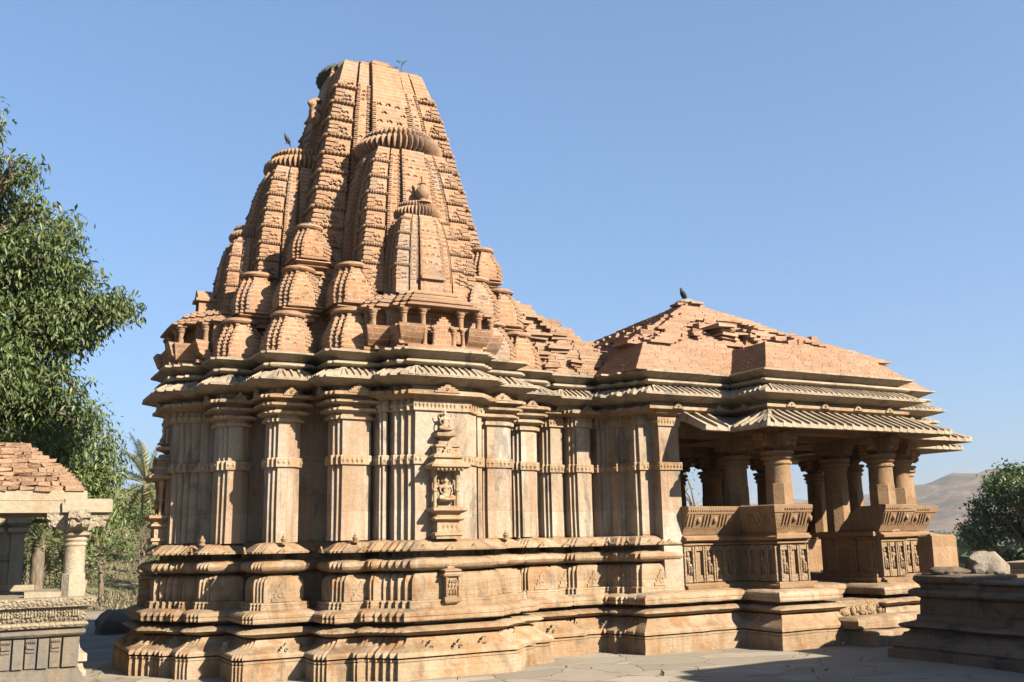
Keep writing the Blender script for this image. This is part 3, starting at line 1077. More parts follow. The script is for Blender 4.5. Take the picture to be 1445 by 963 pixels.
# ------------------------------------------------------------------ miniature bell spires
def kuta(cx, cy, z0, hb, w, neck=True, teeth=True):
    mb = MB()
    P = lambda n, s_: rp(cx - w, cx + w, cy - w, cy + w, n, s_)
    zb = z0
    if neck:
        mb.sweep(rp(cx - w * .8, cx + w * .8, cy - w * .8, cy + w * .8), [(-.04, z0 - .05), (-.04, z0), (.0, z0 + .01), (.02, z0 + .03), (-.02, z0 + .045), (-.03, z0 + .06), (.01, z0 + .07), (.035, z0 + .085),
                 (.035, z0 + .10), (-.01, z0 + .11), (0, z0 + .125)], jit())
        zb = z0 + .12
    ph = [(-.03, zb - .005), (.015, zb + .005), (.018, zb + .03), (.0, zb + .04)]
    mb.sweep(P(2, .05 * w / .3), ph, jit())
    prof = []
    for i in range(9):
        f = i / 8
        prof.append((-w * (.42 * f ** 2.1) + .012 * math.sin(PI * min(1, f * 1.4)), zb + .035 + hb * f))
    mb.sweep(P(2, .055 * w / .3), prof, jit(), sub=.5)
    body = mb.build('miniature_spire', M['spire'], temple, weather=.007)
    if teeth:
        d = MB()
        for k in range(4):
            T = side(k)
            d.T = lambda p, T=T: (lambda q: (cx + q[0], cy + q[1], q[2]))(T(p))
            nt_ = int(hb / .05)
            for i in range(nt_):
                f = (i + .5) / nt_
                o = -w * (.42 * f ** 2.1) + .012 * math.sin(PI * min(1, f * 1.4))
                ww = w + o
                st = .055 * w / .3
                zz = zb + .035 + hb * f
                for sg in (-1, 1):
                    for q in (0, 1, 2):
                        if random.random() < .12: continue
                        tx = sg * (ww - q * st)
                        dd = ww - (2 - q) * st
                        a, b = sorted((tx + sg * .008, tx - sg * .03))
                        d.box(a, b, -dd - .012, -dd + .02, zz - .012, zz + .012, .003)
            if random.random() < .8:
                for q in range(random.randint(2, 6)):
                    f = random.uniform(.12, .6)
                    o = -w * (.42 * f ** 2.1)
                    arc_bump(d, (random.uniform(-.35, .35) * w, -(w + o) - .004, zb + .035 + hb * f), (1, 0, 0), (0, -1, 0), .028, .012)
        d.build('carved_course', M['carved'], body, weather=.003)
    c = MB()
    zt = zb + .035 + hb
    r = w * .76
    c.lathe(cx, cy, [(r * .7, zt - .01), (r * .95, zt + .002), (r * 1.03, zt + .025), (r * 1.0, zt + .05), (r * .8, zt + .07), (r * .5, zt + .085), (r * .2, zt + .10)], 28)
    c.build('cap_disc', M['spire'], body, weather=.006)

for k in range(4):
    T = side(k)
    for (x, y, z0, hb, w, nk) in ((-1.62, -1.62, 3.84, .46, .285, False), (-1.45, -1.45, 4.36, .46, .275, True), (-1.27, -1.27, 5.06, .40, .245, True)):
        q = T((x, y, 0))
        kuta(q[0], q[1], z0, hb, w, nk)
    if k == 3: continue
    for sg in (-1, 1):
        for (x, y, z0, hb, w, nk) in ((sg * .97, -2.06, 3.84, .46, .30, False), (sg * .86, -1.83, 4.36, .48, .295, True)):
            q = T((x, y, 0))
            kuta(q[0], q[1], z0, hb, w, nk)
        # side blocks behind the small spires
mb = MB()
mb.sweep(rp(-1.9, 1.9, -1.9, 1.9, 2, .5), [(0, 3.8), (0, 4.42), (-.18, 4.44), (-.2, 4.9), (-.34, 4.95)], .003)
mb.build('tower_base', M['spire'], temple, weather=.008)

# ------------------------------------------------------------------ balconies at the foot of the tower
def balcony(k):
    T = side(k)
    mb = MB()
    mb.T = T
    # core with recessed back
    mb.box(-.86, .86, -2.36, -1.5, 3.80, 4.42)
    mb.box(-.60, .60, -2.52, -2.3, 3.80, 4.42)
    root = mb.build('tower_balcony', M['spire'], temple, weather=.006)
    a = MB()
    a.T = T
    def lean(x0, x1, yf, side_l, side_r):
        # leaning parapet slab, outward
        a.loops([[(x0, yf + .10, 3.90), (x1, yf + .10, 3.90), (x1, yf + .18, 3.90), (x0, yf + .18, 3.90)],
                 [(x0 - .02 * side_l, yf + .06, 3.95), (x1 + .02 * side_r, yf + .06, 3.95), (x1, yf + .18, 3.95), (x0, yf + .18, 3.95)],
                 [(x0 - .02 * side_l, yf + .03, 3.97), (x1 + .02 * side_r, yf + .03, 3.97), (x1, yf + .18, 3.97), (x0, yf + .18, 3.97)],
                 [(x0 - .07 * side_l, yf - .03, 4.13), (x1 + .07 * side_r, yf - .03, 4.13), (x1, yf + .12, 4.13), (x0, yf + .12, 4.13)]])
    lean(-.56, -.30, -2.84, 1, 0)
    lean(.30, .56, -2.84, 0, 1)
    lean(-.86, -.62, -2.56, 1, 0)
    lean(.62, .86, -2.56, 0, 1)
    for sg in (-1, 1):
        # returns of the parapet on the sides
        x = sg * .55
        a.loops([[(x - .03, -2.76, 3.9), (x + .03, -2.76, 3.9), (x + .03, -2.42, 3.9), (x - .03, -2.42, 3.9)],
                 [(x + sg * .07 - .03, -2.8, 4.12), (x + sg * .07 + .03, -2.8, 4.12), (x + sg * .07 + .03, -2.40, 4.12), (x + sg * .07 - .03, -2.40, 4.12)]])
    a.sweep(rp(-.57, .57, -2.80, -2.3, 1, .1), [(0, 3.845), (.03, 3.85), (.03, 3.885), (-.02, 3.90)], .002)
    a.sweep(rp(-.88, .88, -2.52, -2.0, 1, .1), [(0, 3.843), (.03, 3.848), (.03, 3.883), (-.02, 3.898)], .004)
    a.build('balcony_parapet', M['spire'], root, weather=.006)
    c = MB()
    c.T = T
    def post(x, y, z0, z1, r=.034):
        h = z1 - z0
        c = MB(); c.T = T
        c.lathe(x, y, [(r * 1.5, z0), (r * 1.5, z0 + .02), (r, z0 + .035), (r, z0 + h * .62), (r * 1.35, z0 + h * .68), (r * 1.1, z0 + h * .73), (r * 1.7, z0 + h * .84), (r * 1.7, z0 + h * .9)], 12)
        c.box(x - r * 2.0, x + r * 2.0, y - r * 1.6, y + r * 1.6, z0 + h * .895, z1)
        c.build('balcony_post', M['carved'], root, weather=.004)
    for x in (-.255, -.13, .13, .255):
        post(x, -2.76, 3.885, 4.14, .027)
    for x in (-.50, -.255, .255, .50):
        post(x, -2.70, 4.12, 4.37, .036)
    for sg in (-1, 1):
        post(sg * .80, -2.45, 4.10, 4.37, .034)
        post(sg * .60, -2.46, 4.10, 4.37, .030)
    g = MB()
    g.T = T
    # plain central panel with a stepped gable
    st = [(-.115, 3.885), (.115, 3.885), (.115, 4.12), (.13, 4.12), (.13, 4.16), (.095, 4.16), (.095, 4.20), (.06, 4.20), (.06, 4.24), (.03, 4.24), (.03, 4.265)]
    st += [(-x, z) for (x, z) in reversed(st[1:])][:-1]
    pts = [(x, z) for (x, z) in st]
    g.prism(pts, (0, -2.70, 0), (1, 0, 0), (0, 0, 1), (0, -1, 0), .06)
    g.build('balcony_gable', M['spire'], root, weather=.004)
    r = MB()
    r.T = T
    for (w, yf, z0, h, e) in ((.56, -2.74, 4.37, .05, .07), (.52, -2.68, 4.435, .045, .05), (.46, -2.6, 4.50, .05, .05), (.40, -2.50, 4.57, .05, .04)):
        r.sweep(rp(-w, w, yf, -1.9, 2, .07), [(0, z0), (e * .6, z0 + .006), (e, z0 + h * .35), (e, z0 + h * .75), (e * .4, z0 + h), (0, z0 + h + .02)], jit())
    for (w, yf, z0, h, e) in ((.88, -2.48, 4.365, .05, .06), (.82, -2.42, 4.43, .045, .05), (.74, -2.36, 4.495, .05, .05), (.64, -2.3, 4.56, .05, .04)):
        r.sweep(rp(-w, w, yf, -1.7, 2, .07), [(0, z0), (e * .6, z0 + .006), (e, z0 + h * .35), (e, z0 + h * .75), (e * .4, z0 + h), (0, z0 + h + .02)], jit())
    # little gabled niche on the roof
    r.box(-.12, .12, -2.44, -2.2, 4.60, 4.66)
    r.box(-.12, -.08, -2.42, -2.2, 4.66, 4.82)
    r.box(.08, .12, -2.42, -2.2, 4.66, 4.82)
    r.box(-.16, .16, -2.46, -2.2, 4.82, 4.86)
    r.prism([(-.16, 4.86), (.16, 4.86), (.03, 4.98), (-.03, 4.98)], (0, -2.44, 0), (1, 0, 0), (0, 0, 1), (0, 1, 0), .2)
    for q in (-.035, .035):
        mini_figure(r, q, -2.34, 4.665, .14, pose=1)
    r.build('balcony_roof', M['carved'], root, weather=.008)

for k in (0, 1, 2):
    balcony(k)

# ------------------------------------------------------------------ ruined brickwork over the vestibule
def bricks_ring(mb, x0, x1, y0, y1, z, h, depth=.14, L=.19, j=.006, setb=None, miss=0.0):
    """one course of separate bricks round a rectangle; setb(x,y,z) pushes a brick inwards"""
    for (ax, fix, a, b, sg) in (('x', y0, x0, x1, 1), ('x', y1, x0, x1, -1), ('y', x0, y0, y1, 1), ('y', x1, y0, y1, -1)):
        s_ = a - random.uniform(0, L * .5)
        while s_ < b:
            l = L * random.uniform(.75, 1.15)
            c0, c1 = max(a, s_), min(b, s_ + l - .004)
            s_ += l
            if c1 - c0 < .03 or random.random() < miss: continue
            m_ = (c0 + c1) / 2
            p = (m_, fix, z) if ax == 'x' else (fix, m_, z)
            o = random.uniform(-j, j) + (setb(*p) if setb else 0)
            if o is None or o > 5: continue
            f0, f1 = (fix + sg * o, fix + sg * (o + depth))
            lo, hi = min(f0, f1), max(f0, f1)
            if ax == 'x': mb.box(c0, c1, lo, hi, z, z + h - .005, .003)
            else: mb.box(lo, hi, c0, c1, z, z + h - .005, .003)

def ruin_antarala():
    mb = MB()
    core_ = MB()
    z = 3.84
    h = .044
    tab = [(3.84, 3.25), (4.45, 3.2), (4.56, 3.1), (4.78, 2.75), (4.95, 2.45), (5.16, 2.05), (5.5, 1.5), (5.7, 1.25)]
    wy = [(3.84, 1.46), (4.3, 1.30), (4.6, 1.05), (5.0, .85), (5.4, .6), (5.7, .4)]
    while z < 5.62:
        xe = interp(tab, z) + random.uniform(-.12, .06)
        w = interp(wy, z)
        def sb(x, y, zz):
            n = noise.noise(Vector((x * 2.2, y * 2.2, zz * 2.6)))
            big = noise.noise(Vector((x * 1.1 + 9, y * 1.1, zz * 1.3)))
            v = max(0, n) * .10
            if 1.75 < x < 2.15 and y < 0 and zz < 4.62: v += .22
            if zz > 4.0 and big > .28: v += .08
            return v
        bricks_ring(mb, 1.0, xe, -w, w, z, h, .34, .17, .013, sb, .015)
        core_.box(1.0, xe - .16, -w + .24, w - .24, z, z + h)
        z += h
    root = mb.build('ruined_gable', M['rubble'], temple, weather=.01, smooth=0)
    core_.build('brick_core', M['mortar'], root)
    # projecting moulded fragments still in place
    f = MB()
    for (x, z, w) in ((1.72, 4.50, .2), (2.25, 4.52, .22), (2.2, 4.2, .12), (2.3, 4.0, .14), (1.95, 4.72, .26), (2.5, 4.30, .2), (2.75, 4.1, .12), (2.62, 4.55, .16), (1.9, 4.05, .10), (1.6, 4.85, .2)):
        y = -interp(wy, z) - .03
        f.box(x - w, x + w, y - .06, y + .2, z, z + .045, .012)
        f.box(x - w * .7, x + w * .8, y - .02, y + .2, z - .05, z - .003, .01)
    for (x, z) in ((1.95, 4.10), (1.95, 3.95)):
        f.ell((x, -1.22, z), (.11, .10, .055), 14, 8)
    f.build('carved_course', M['carved'], root, weather=.01)

ruin_antarala()
# two narrower spire stumps standing against it on the hall side
for (x, y, z0, hb, w, nk) in ((1.55, -1.32, 3.84, .40, .2, False),):
    kuta(x, y, z0, hb, w, nk)

# ------------------------------------------------------------------ the hall (mandapa)
XM = 6.05
HX0, HX1, HY = 3.45, 8.65, 2.38
PX0, PX1, PY = 4.84, 7.30, 3.10
FX, FW = 10.0, 1.22       # front porch reach and half width

def both(fn):
    fn(1)
    fn(-1)

def flip(poly, sg):
    return poly if sg > 0 else [(x, -y) for (x, y) in reversed(poly)]

# base: hall, side balconies, front porch
mb = MB()
LOW = [(o, z if z > .01 else -.05) for (o, z) in BASE_LOW + BASE_SLAB]
hallp = [(3.20, -HY), (HX1, -HY), (HX1, HY), (3.20, HY)]
mb.sweep(hallp, LOW + [(.0, .86)], .002, sub=.08)
for sg in (1, -1):
    for (x0, x1) in ((PX0, 5.36), (6.80, PX1)):
        mb.sweep(flip(rp(x0, x1, -PY, -2.0), sg), [(o * .93, z) for (o, z) in LOW] + [(0, .865)], jit(), sub=.08)
mb.sweep(rp(8.4, FX + .1, -FW, FW), LOW + [(.0, .858)], -.004, sub=.25)
mb.build('base_moulding', M['base'], temple, weather=.011)
mb = MB()
mb.box(3.3, HX1 - .1, -HY + .1, HY - .1, .5, .88)
mb.box(5.3, 6.9, -3.0, 3.0, .4, .60)
mb.build('hall_floor', M['porch'], temple, weather=.004)

# entrance steps between the balconies on both sides
for sg in (1, -1):
    mb = MB()
    T = (lambda p, s_=sg: (p[0], p[1] * s_, p[2]))
    mb.T = T
    mb.box(5.3, 6.92, -3.32, -2.9, .3, .66, .01)
    r0 = mb.build('doorstep', M['relief'], temple, weather=.012)
    mb = MB()
    mb.T = T
    for i in range(9):
        x = 5.42 + i * .17
        mb.ell((x, -3.325, .52), (.05 + .02 * (i % 3), .03, .07), 10, 6)
        mb.ell((x + .08, -3.325, .48 + .06 * (i % 2)), (.03, .02, .05), 8, 5)
    mb.build('carved_lion', M['relief'], r0, weather=.004)
    mb = MB()
    mb.T = T
    mb.sweep(rp(5.62, 7.3, -3.95, -3.3), [(.0, -.05), (.0, .285), (-.02, .30)], .0)
    mb.sweep(rp(5.50, 7.05, -3.80, -3.3), [(-.03, .30), (.0, .32), (.0, .42), (-.05, .455), (-.12, .465)], .003)
    mb.build('entrance_step', M['base'], temple, weather=.022)

# balustrade with relief panels, seat ledge and leaning back slab
def balustrade(p0, p1, out, corner0=False, corner1=False, name='balustrade'):
    """wall from p0 to p1 (axis aligned) with outward normal out"""
    d = (p1[0] - p0[0], p1[1] - p0[1])
    L = math.hypot(*d)
    t = (d[0] / L, d[1] / L)
    def P(s_, o, z):
        return (p0[0] + t[0] * s_ + out[0] * o, p0[1] + t[1] * s_ + out[1] * o, z)
    def run(mb, prof, e0=0, e1=0, back=-.12):
        """profile run; ends extend by the same offset at mitred corners"""
        n = max(1, int(L / .25))
        rows = []
        for i in range(n + 1):
            f = i / n
            row = []
            for (o, z) in prof:
                s_ = f * L
                ext = max(o, 0)
                if i == 0 and corner0: s_ -= ext
                if i == n and corner1: s_ += ext
                row.append(P(s_, o, z))
            row.append(P(f * L, back, prof[-1][1]))
            row.append(P(f * L, back, prof[0][1]))
            rows.append(row)
        mb.loops(rows)
    a = MB()
    dz = jit()
    run(a, [(o, z + dz) for (o, z) in [(.0, .84), (.09, .845), (.10, .86), (.10, .90), (.05, .915), (.05, .93), (.0, .94), (.0, 1.44), (.05, 1.45), (.05, 1.475), (.02, 1.485), (.10, 1.505), (.115, 1.515),
                                      (.115, 1.545), (.06, 1.565), (.05, 1.58)]])
    root = a.build(name, M['porch'], temple, weather=.006)
    r = MB()
    # posts and figure panels
    k = max(1, int(round(L / .17)))
    for i in range(k):
        s0, s1 = L * i / k, L * (i + 1) / k
        c = (s0 + s1) / 2
        w = (s1 - s0)
        for q in (s0 + w * .10, s1 - w * .10):
            b0, b1 = P(q - w * .07, .0, .95), P(q + w * .07, .045, 1.43)
            r.box(min(b0[0], b1[0]), max(b0[0], b1[0]), min(b0[1], b1[1]), max(b0[1], b1[1]), .95, 1.43, .003)
        b0, b1 = P(c - w * .32, -.01, 0), P(c + w * .32, .03, 0)
        r.box(min(b0[0], b1[0]), max(b0[0], b1[0]), min(b0[1], b1[1]), max(b0[1], b1[1]), .95, 1.04, .004)
        r.box(min(b0[0], b1[0]), max(b0[0], b1[0]), min(b0[1], b1[1]), max(b0[1], b1[1]), 1.37, 1.43, .004)
        q = P(c, .004, 0)
        if i % 2 == 0 or random.random() < .6:
            mini_figure(r, q[0], q[1], 1.045, .31, out, pose=i)
    r.build('relief_panel', M['relief'], root, weather=.004)
    s = MB()
    # leaning back slab (kakshasana)
    run(s, [(.02 , 1.585), (.03, 1.60), (.055, 1.66), (.065, 1.67), (.075, 1.70), (.08, 1.705), (.15, 1.87), (.165, 1.875), (.19, 1.965), (.17, 1.975), (.12, 1.978)], back=-.03)
    # vertical baluster strips on the slope
    m_ = max(2, int(L / .055))
    for i in range(m_):
        if i % 5 in (0, 1, 2):
            c = L * (i + .5) / m_
            Ls = []
            for (o, z) in ((.083, 1.715), (.148, 1.865)):
                a0, a1 = P(c - .012, o, z), P(c + .012, o, z)
                b1, b0 = P(c + .010, o + .018, z - .008), P(c - .010, o + .018, z - .008)
                Ls.append([a0, a1, b1, b0])
            s.loops(Ls)
        elif i % 5 == 3:
            c = L * (i + 1) / m_
            q = P(c, .118, 1.79)
            s.ell(q, (.034, .034, .05), 10, 6)
    m_ = max(2, int(L / .04))
    for i in range(m_):
        q = P(L * (i + .5) / m_, .07, 1.688)
        s.ell(q, (.012, .012, .010), 6, 4)
        q = P(L * (i + .5) / m_, .178, 1.92)
        s.ell(q, (.014, .014, .022), 6, 4)
    s.build('seat_back', M['porch'], root, weather=.004)
    return root

for sg in (1, -1):
    o = (0, -sg)
    Y = lambda v: -v * sg
    balustrade((3.76, Y(HY)), (PX0, Y(HY)), o)
    balustrade((PX0, Y(PY)), (5.36, Y(PY)), o, True, False)
    balustrade((PX0, Y(HY - .02)), (PX0, Y(PY)), (-1, 0), False, True)
    balustrade((6.80, Y(PY)), (PX1, Y(PY)), o, False, True)
    balustrade((PX1, Y(HY - .02)), (PX1, Y(PY)), (1, 0), False, True)
    balustrade((PX1, Y(HY)), (HX1, Y(HY)), o, False, True)
    balustrade((HX1, Y(FW)), (HX1, Y(HY)), (1, 0), False, True)
    balustrade((HX1, Y(FW)), (FX, Y(FW)), o, False, False)
    # inner seats and the plain side slabs that flank the entrance
    mb = MB()
    T = (lambda p, s_=sg: (p[0], p[1] * s_, p[2]))
    mb.T = T
    for (x0, x1) in ((PX0 + .05, 5.34), (6.82, PX1 - .05)):
        mb = MB(); mb.T = T
        mb.box(x0, x1, -PY + .06, -1.95, .86, 1.55, .006)
        mb.box(x0 - .0, x1 + .05, -PY + .04, -1.93, 1.548, 1.60, .006)
        st = mb.build('stone_seat', M['porch'], temple, weather=.005)
        xs, dx = (x1, 1) if x0 < 6 else (x0, -1)
        mb = MB(); mb.T = T
        def bx(o, y0, y1, z0, z1):
            a_, b_ = sorted((xs - dx * .02, xs + dx * o))
            mb.box(a_, b_, y0, y1, z0, z1, .004)
        bx(.09, -PY + .02, -1.94, 1.52, 1.585); bx(.05, -PY + .04, -1.95, 1.485, 1.515); bx(.12, -PY + .0, -1.94, .87, .93); bx(.08, -PY + .03, -1.95, .935, .98); bx(.05, -PY + .04, -1.95, .985, 1.01)
        for yy in (-2.98, -2.6, -2.16):
            bx(.035, yy - .07, yy + .07, 1.01, 1.485); bx(.055, yy - .03, yy + .03, 1.01, 1.485); bx(.06, yy - .08, yy + .08, 1.42, 1.47); bx(.06, yy - .08, yy + .08, 1.02, 1.06)
        mb.build('seat_moulding', M['porch'], st, weather=.005)
    for q in ((3.8, PX0, -HY + .06, -2.0, .86, 1.60), (PX1, HX1 - .06, -HY + .06, -2.0, .86, 1.60), (8.70, FX - .05, -FW + .06, -.75, .86, 1.45)):
        mb = MB(); mb.T = T
        mb.box(*q, .006)
        mb.build('stone_seat', M['porch'], temple, weather=.005)
    # end slabs with sloping top, seen from the doorway
    for x in (5.30, 6.80):
        mb = MB(); mb.T = T
        mb.prism([(-2.95, 1.6), (-2.35, 1.6), (-2.42, 1.70), (-2.75, 1.95), (-3.25, 1.965), (-3.18, 1.75), (-3.08, 1.6)], (x, 0, 0), (0, 1, 0), (0, 0, 1), (1, 0, 0), .05)
        mb.build('seat_end_slab', M['porch'], temple, weather=.005)

# wide end pier of the solid wall
for sg in (1, -1):
    p = flip(rp(3.44, 3.78, -HY - .02, -1.6), sg)
    mb = MB()
    mb.sweep(p, [(0, .84), (0, 1.05), (0, 1.6), (0, 2.46), (0, 3.25)], .0, sub=.4)
    sh = mb.build('wall_pier', M['wall'], temple, weather=.005)
    b = MB()
    b.sweep(p, [(0, 2.478), (.024, 2.482), (.028, 2.585), (0, 2.596)], .001)
    frieze(b, p, .027, 2.49, 2.58)
    b.sweep(p, [(0, 3.09), (.025, 3.095), (.028, 3.215), (.02, 3.22)], .0)
    frieze(b, p, .026, 3.105, 3.205, .045)
    b.sweep(p, [(.0, 3.22), (.09, 3.26), (.10, 3.265), (.10, 3.305), (.0, 3.34)], .0)
    b.build('frieze_band', M['base'], sh, weather=.004)

# columns ---------------------------------------------------------------------------------------
def bracket_capital(mb, x, y, z0, z1, reach=.34, w=.10):
    h = z1 - z0
    pr = [(-.06, z0), (.06, z0), (.10, z0 + h * .05), (.15, z0 + h * .22), (reach * .62, z0 + h * .34), (reach * .72, z0 + h * .30), (reach * .86, z0 + h * .42), (reach * .84, z0 + h * .58),
          (reach, z0 + h * .70), (reach, z1)]
    pr2 = pr + [(-a, b) for (a, b) in reversed(pr[1:])][:-1] + [(-.06, z0)]
    pl = [(a, b) for (a, b) in pr] + [(-a, b) for (a, b) in reversed(pr[2:])]
    mb.prism(pl, (x, y - w, 0), (1, 0, 0), (0, 0, 1), (0, 1, 0), 2 * w)
    mb.prism(pl, (x - w * .985, y, .001), (0, 1, 0), (0, 0, 1), (1, 0, 0), 2 * w * .985)
    for (dx, dy) in ((1, 0), (-1, 0), (0, 1), (0, -1)):
        # crouching dwarf at each arm
        cx, cy = x + dx * reach * .66, y + dy * reach * .66
        mb.ell((cx, cy, z0 + h * .62), (.075, .075, .075), 10, 6)
        mb.ell((cx + dx * .07, cy + dy * .07, z0 + h * .80), (.055, .055, .06), 10, 6)
        for q in (-1, 1):
            mb.ell((cx - dy * q * .075 + dx * .03, cy + dx * q * .075 + dy * .03, z0 + h * .72), (.04, .04, .09), 8, 5)
            mb.ell((cx - dy * q * .06 + dx * .05, cy + dx * q * .06 + dy * .05, z0 + h * .45), (.045, .045, .05), 8, 5)

def column(x, y, zb, r=.18, full=False):
    mb = MB()
    # octagon below, round above, rings under the bracket
    def octa(rr, z):
        return [(x + rr * math.cos(PI / 8 + i * PI / 4), y + rr * math.sin(PI / 8 + i * PI / 4), z) for i in range(8)]
    L = [octa(r * 1.12, zb), octa(r * 1.10, zb + .5 if zb < 1.2 else zb + .2), octa(r * 1.07, 2.27), octa(r * 1.01, 2.275)]
    mb.loops(L)
    mb.lathe(x, y, [(r * .99, 2.25), (r * .97, 2.53), (r * .99, 2.54), (r * 1.10, 2.545), (r * 1.12, 2.56), (r * 1.12, 2.575), (r * 1.04, 2.585), (r * 1.04, 2.60), (r * 1.16, 2.61),
                    (r * 1.26, 2.625), (r * 1.27, 2.645), (r * 1.12, 2.66), (r * 1.12, 2.67), (r * 1.3, 2.69), (r * 1.36, 2.71), (r * 1.3, 2.73)], 32)
    root = mb.build('hall_column', M['porch'], temple, weather=.004)
    c = MB()
    bracket_capital(c, x, y, 2.72, 2.98)
    c.build('bracket_capital', M['porch'], root, weather=.006)

cols = []
for sg in (1, -1):
    for x in (5.08, 7.14):
        cols += [(x, -2.95 * sg, 1.58), (x, -2.05 * sg, .86)]
    cols += [(8.48, -2.12 * sg, 1.58), (8.55, -1.06 * sg, .86), (9.86, -1.06 * sg, 1.44)]
cols += [(7.14, .98, .86)]
for (x, y, zb) in cols:
    column(x, y, zb)

# beams and ceiling
mb = MB()
e = .0
for sg in (1, -1):
    for (y, x0, x1) in ((-2.95, 4.8, 7.42), (-2.08, 3.6, 8.70), (-.98, 3.6, 10.1)):
        e += .0017
        mb.box(x0, x1, y * sg - .15, y * sg + .15, 2.98 + e, 3.22 - e, .002)
for (x, y0, y1) in ((5.08, -3.2, 3.2), (7.14, -3.2, 3.2), (8.52, -2.3, 2.3), (9.86, -1.25, 1.25), (3.66, -2.2, 2.2)):
    e += .0017
    mb.box(x - .15, x + .15, y0, y1, 2.981 + e, 3.221 - e, .002)
mb.build('stone_beam', M['porch'], temple, weather=.004)
hall_poly = [(2.95, -1.85), (3.08, -1.85), (3.08, -2.06), (3.2, -2.06), (3.2, -2.27), (3.3, -2.27), (3.3, -2.46), (4.76, -2.46), (4.76, -3.18), (7.38, -3.18), (7.38, -2.46), (8.74, -2.46), (8.74, -1.26), (10.1, -1.26), (10.1, 1.26), (8.74, 1.26), (8.74, 2.46), (7.38, 2.46),
             (7.38, 3.18), (4.76, 3.18), (4.76, 2.46), (3.3, 2.46), (3.3, 2.27), (3.2, 2.27), (3.2, 2.06), (3.08, 2.06), (3.08, 1.85), (2.95, 1.85)]
mb = MB()
mb.sweep(hall_poly, [(-.06, 3.20), (-.06, 3.27), (.0, 3.275), (.03, 3.28), (.10, 3.31), (.11, 3.315), (.11, 3.355), (.05, 3.375), (.0, 3.38)], .0)
for a, b, L, t, n in edges(hall_poly, .6):
    k = max(1, int(L / .62))
    for i in range(k):
        s_ = L * (i + .5) / k
        chaitya(mb, (a[0] + t[0] * s_ + n[0] * .10, a[1] + t[1] * s_ + n[1] * .10, 3.325), (t[0], t[1], 0), (n[0], n[1], 0), .17, .085, .03)
mb.build('hall_ceiling', M['base'], temple, weather=.005)
mb = MB()
hp2 = [(x, y) for (x, y) in hall_poly]
mb.sweep(hp2, [(o, z + .006) for (o, z) in EAVE + ROLL + SLAB], .0, sub=.25)
ribs(mb, hp2, EAVE_TOP, pitch=.105, dz=.006, slant=-.03)
mb.build('ribbed_eave', M['eave'], temple, weather=.007)

# sloping stone awning over the open sides
def awning(poly, lip=.56, z0=3.22, zl=2.985):
    mb = MB()
    mb.sweep(poly, [(-.03, z0 - .05), (.2, z0 - .13), (lip - .03, zl - .012), (lip, zl), (lip, zl + .04), (.3, zl + .15), (.02, z0 + .03), (-.03, z0 + .03)], .0, sub=.28)
    for a, b, L, t, n in edges(poly, .3):
        # drip strips along the lip
        k = int((L + 2 * lip * .8) / .17)
        for i in range(k):
            s_ = -lip * .8 + (i + .5) / k * (L + 1.6 * lip)
            # ribs fan out at the outer corners, stay within the mitre at the inner ones
            Ls = []
            for (o, z) in ((lip + .004, zl + .02), (.3, zl + .155), (.06, z0 + .03)):
                ss = s_
                lim = o
                ss = max(-lim + .03, min(L + lim - .03, ss))
                w = .030
                px, py = a[0] + t[0] * ss + n[0] * o, a[1] + t[1] * ss + n[1] * o
                Ls.append([(px - t[0] * w, py - t[1] * w, z - .02), (px + t[0] * w, py + t[1] * w, z - .02), (px + t[0] * w * .8, py + t[1] * w * .8, z + .04), (px - t[0] * w * .8, py - t[1] * w * .8, z + .04)])
            mb.loops(Ls)
    return mb.build('stone_awning', M['eave'], temple, weather=.008)

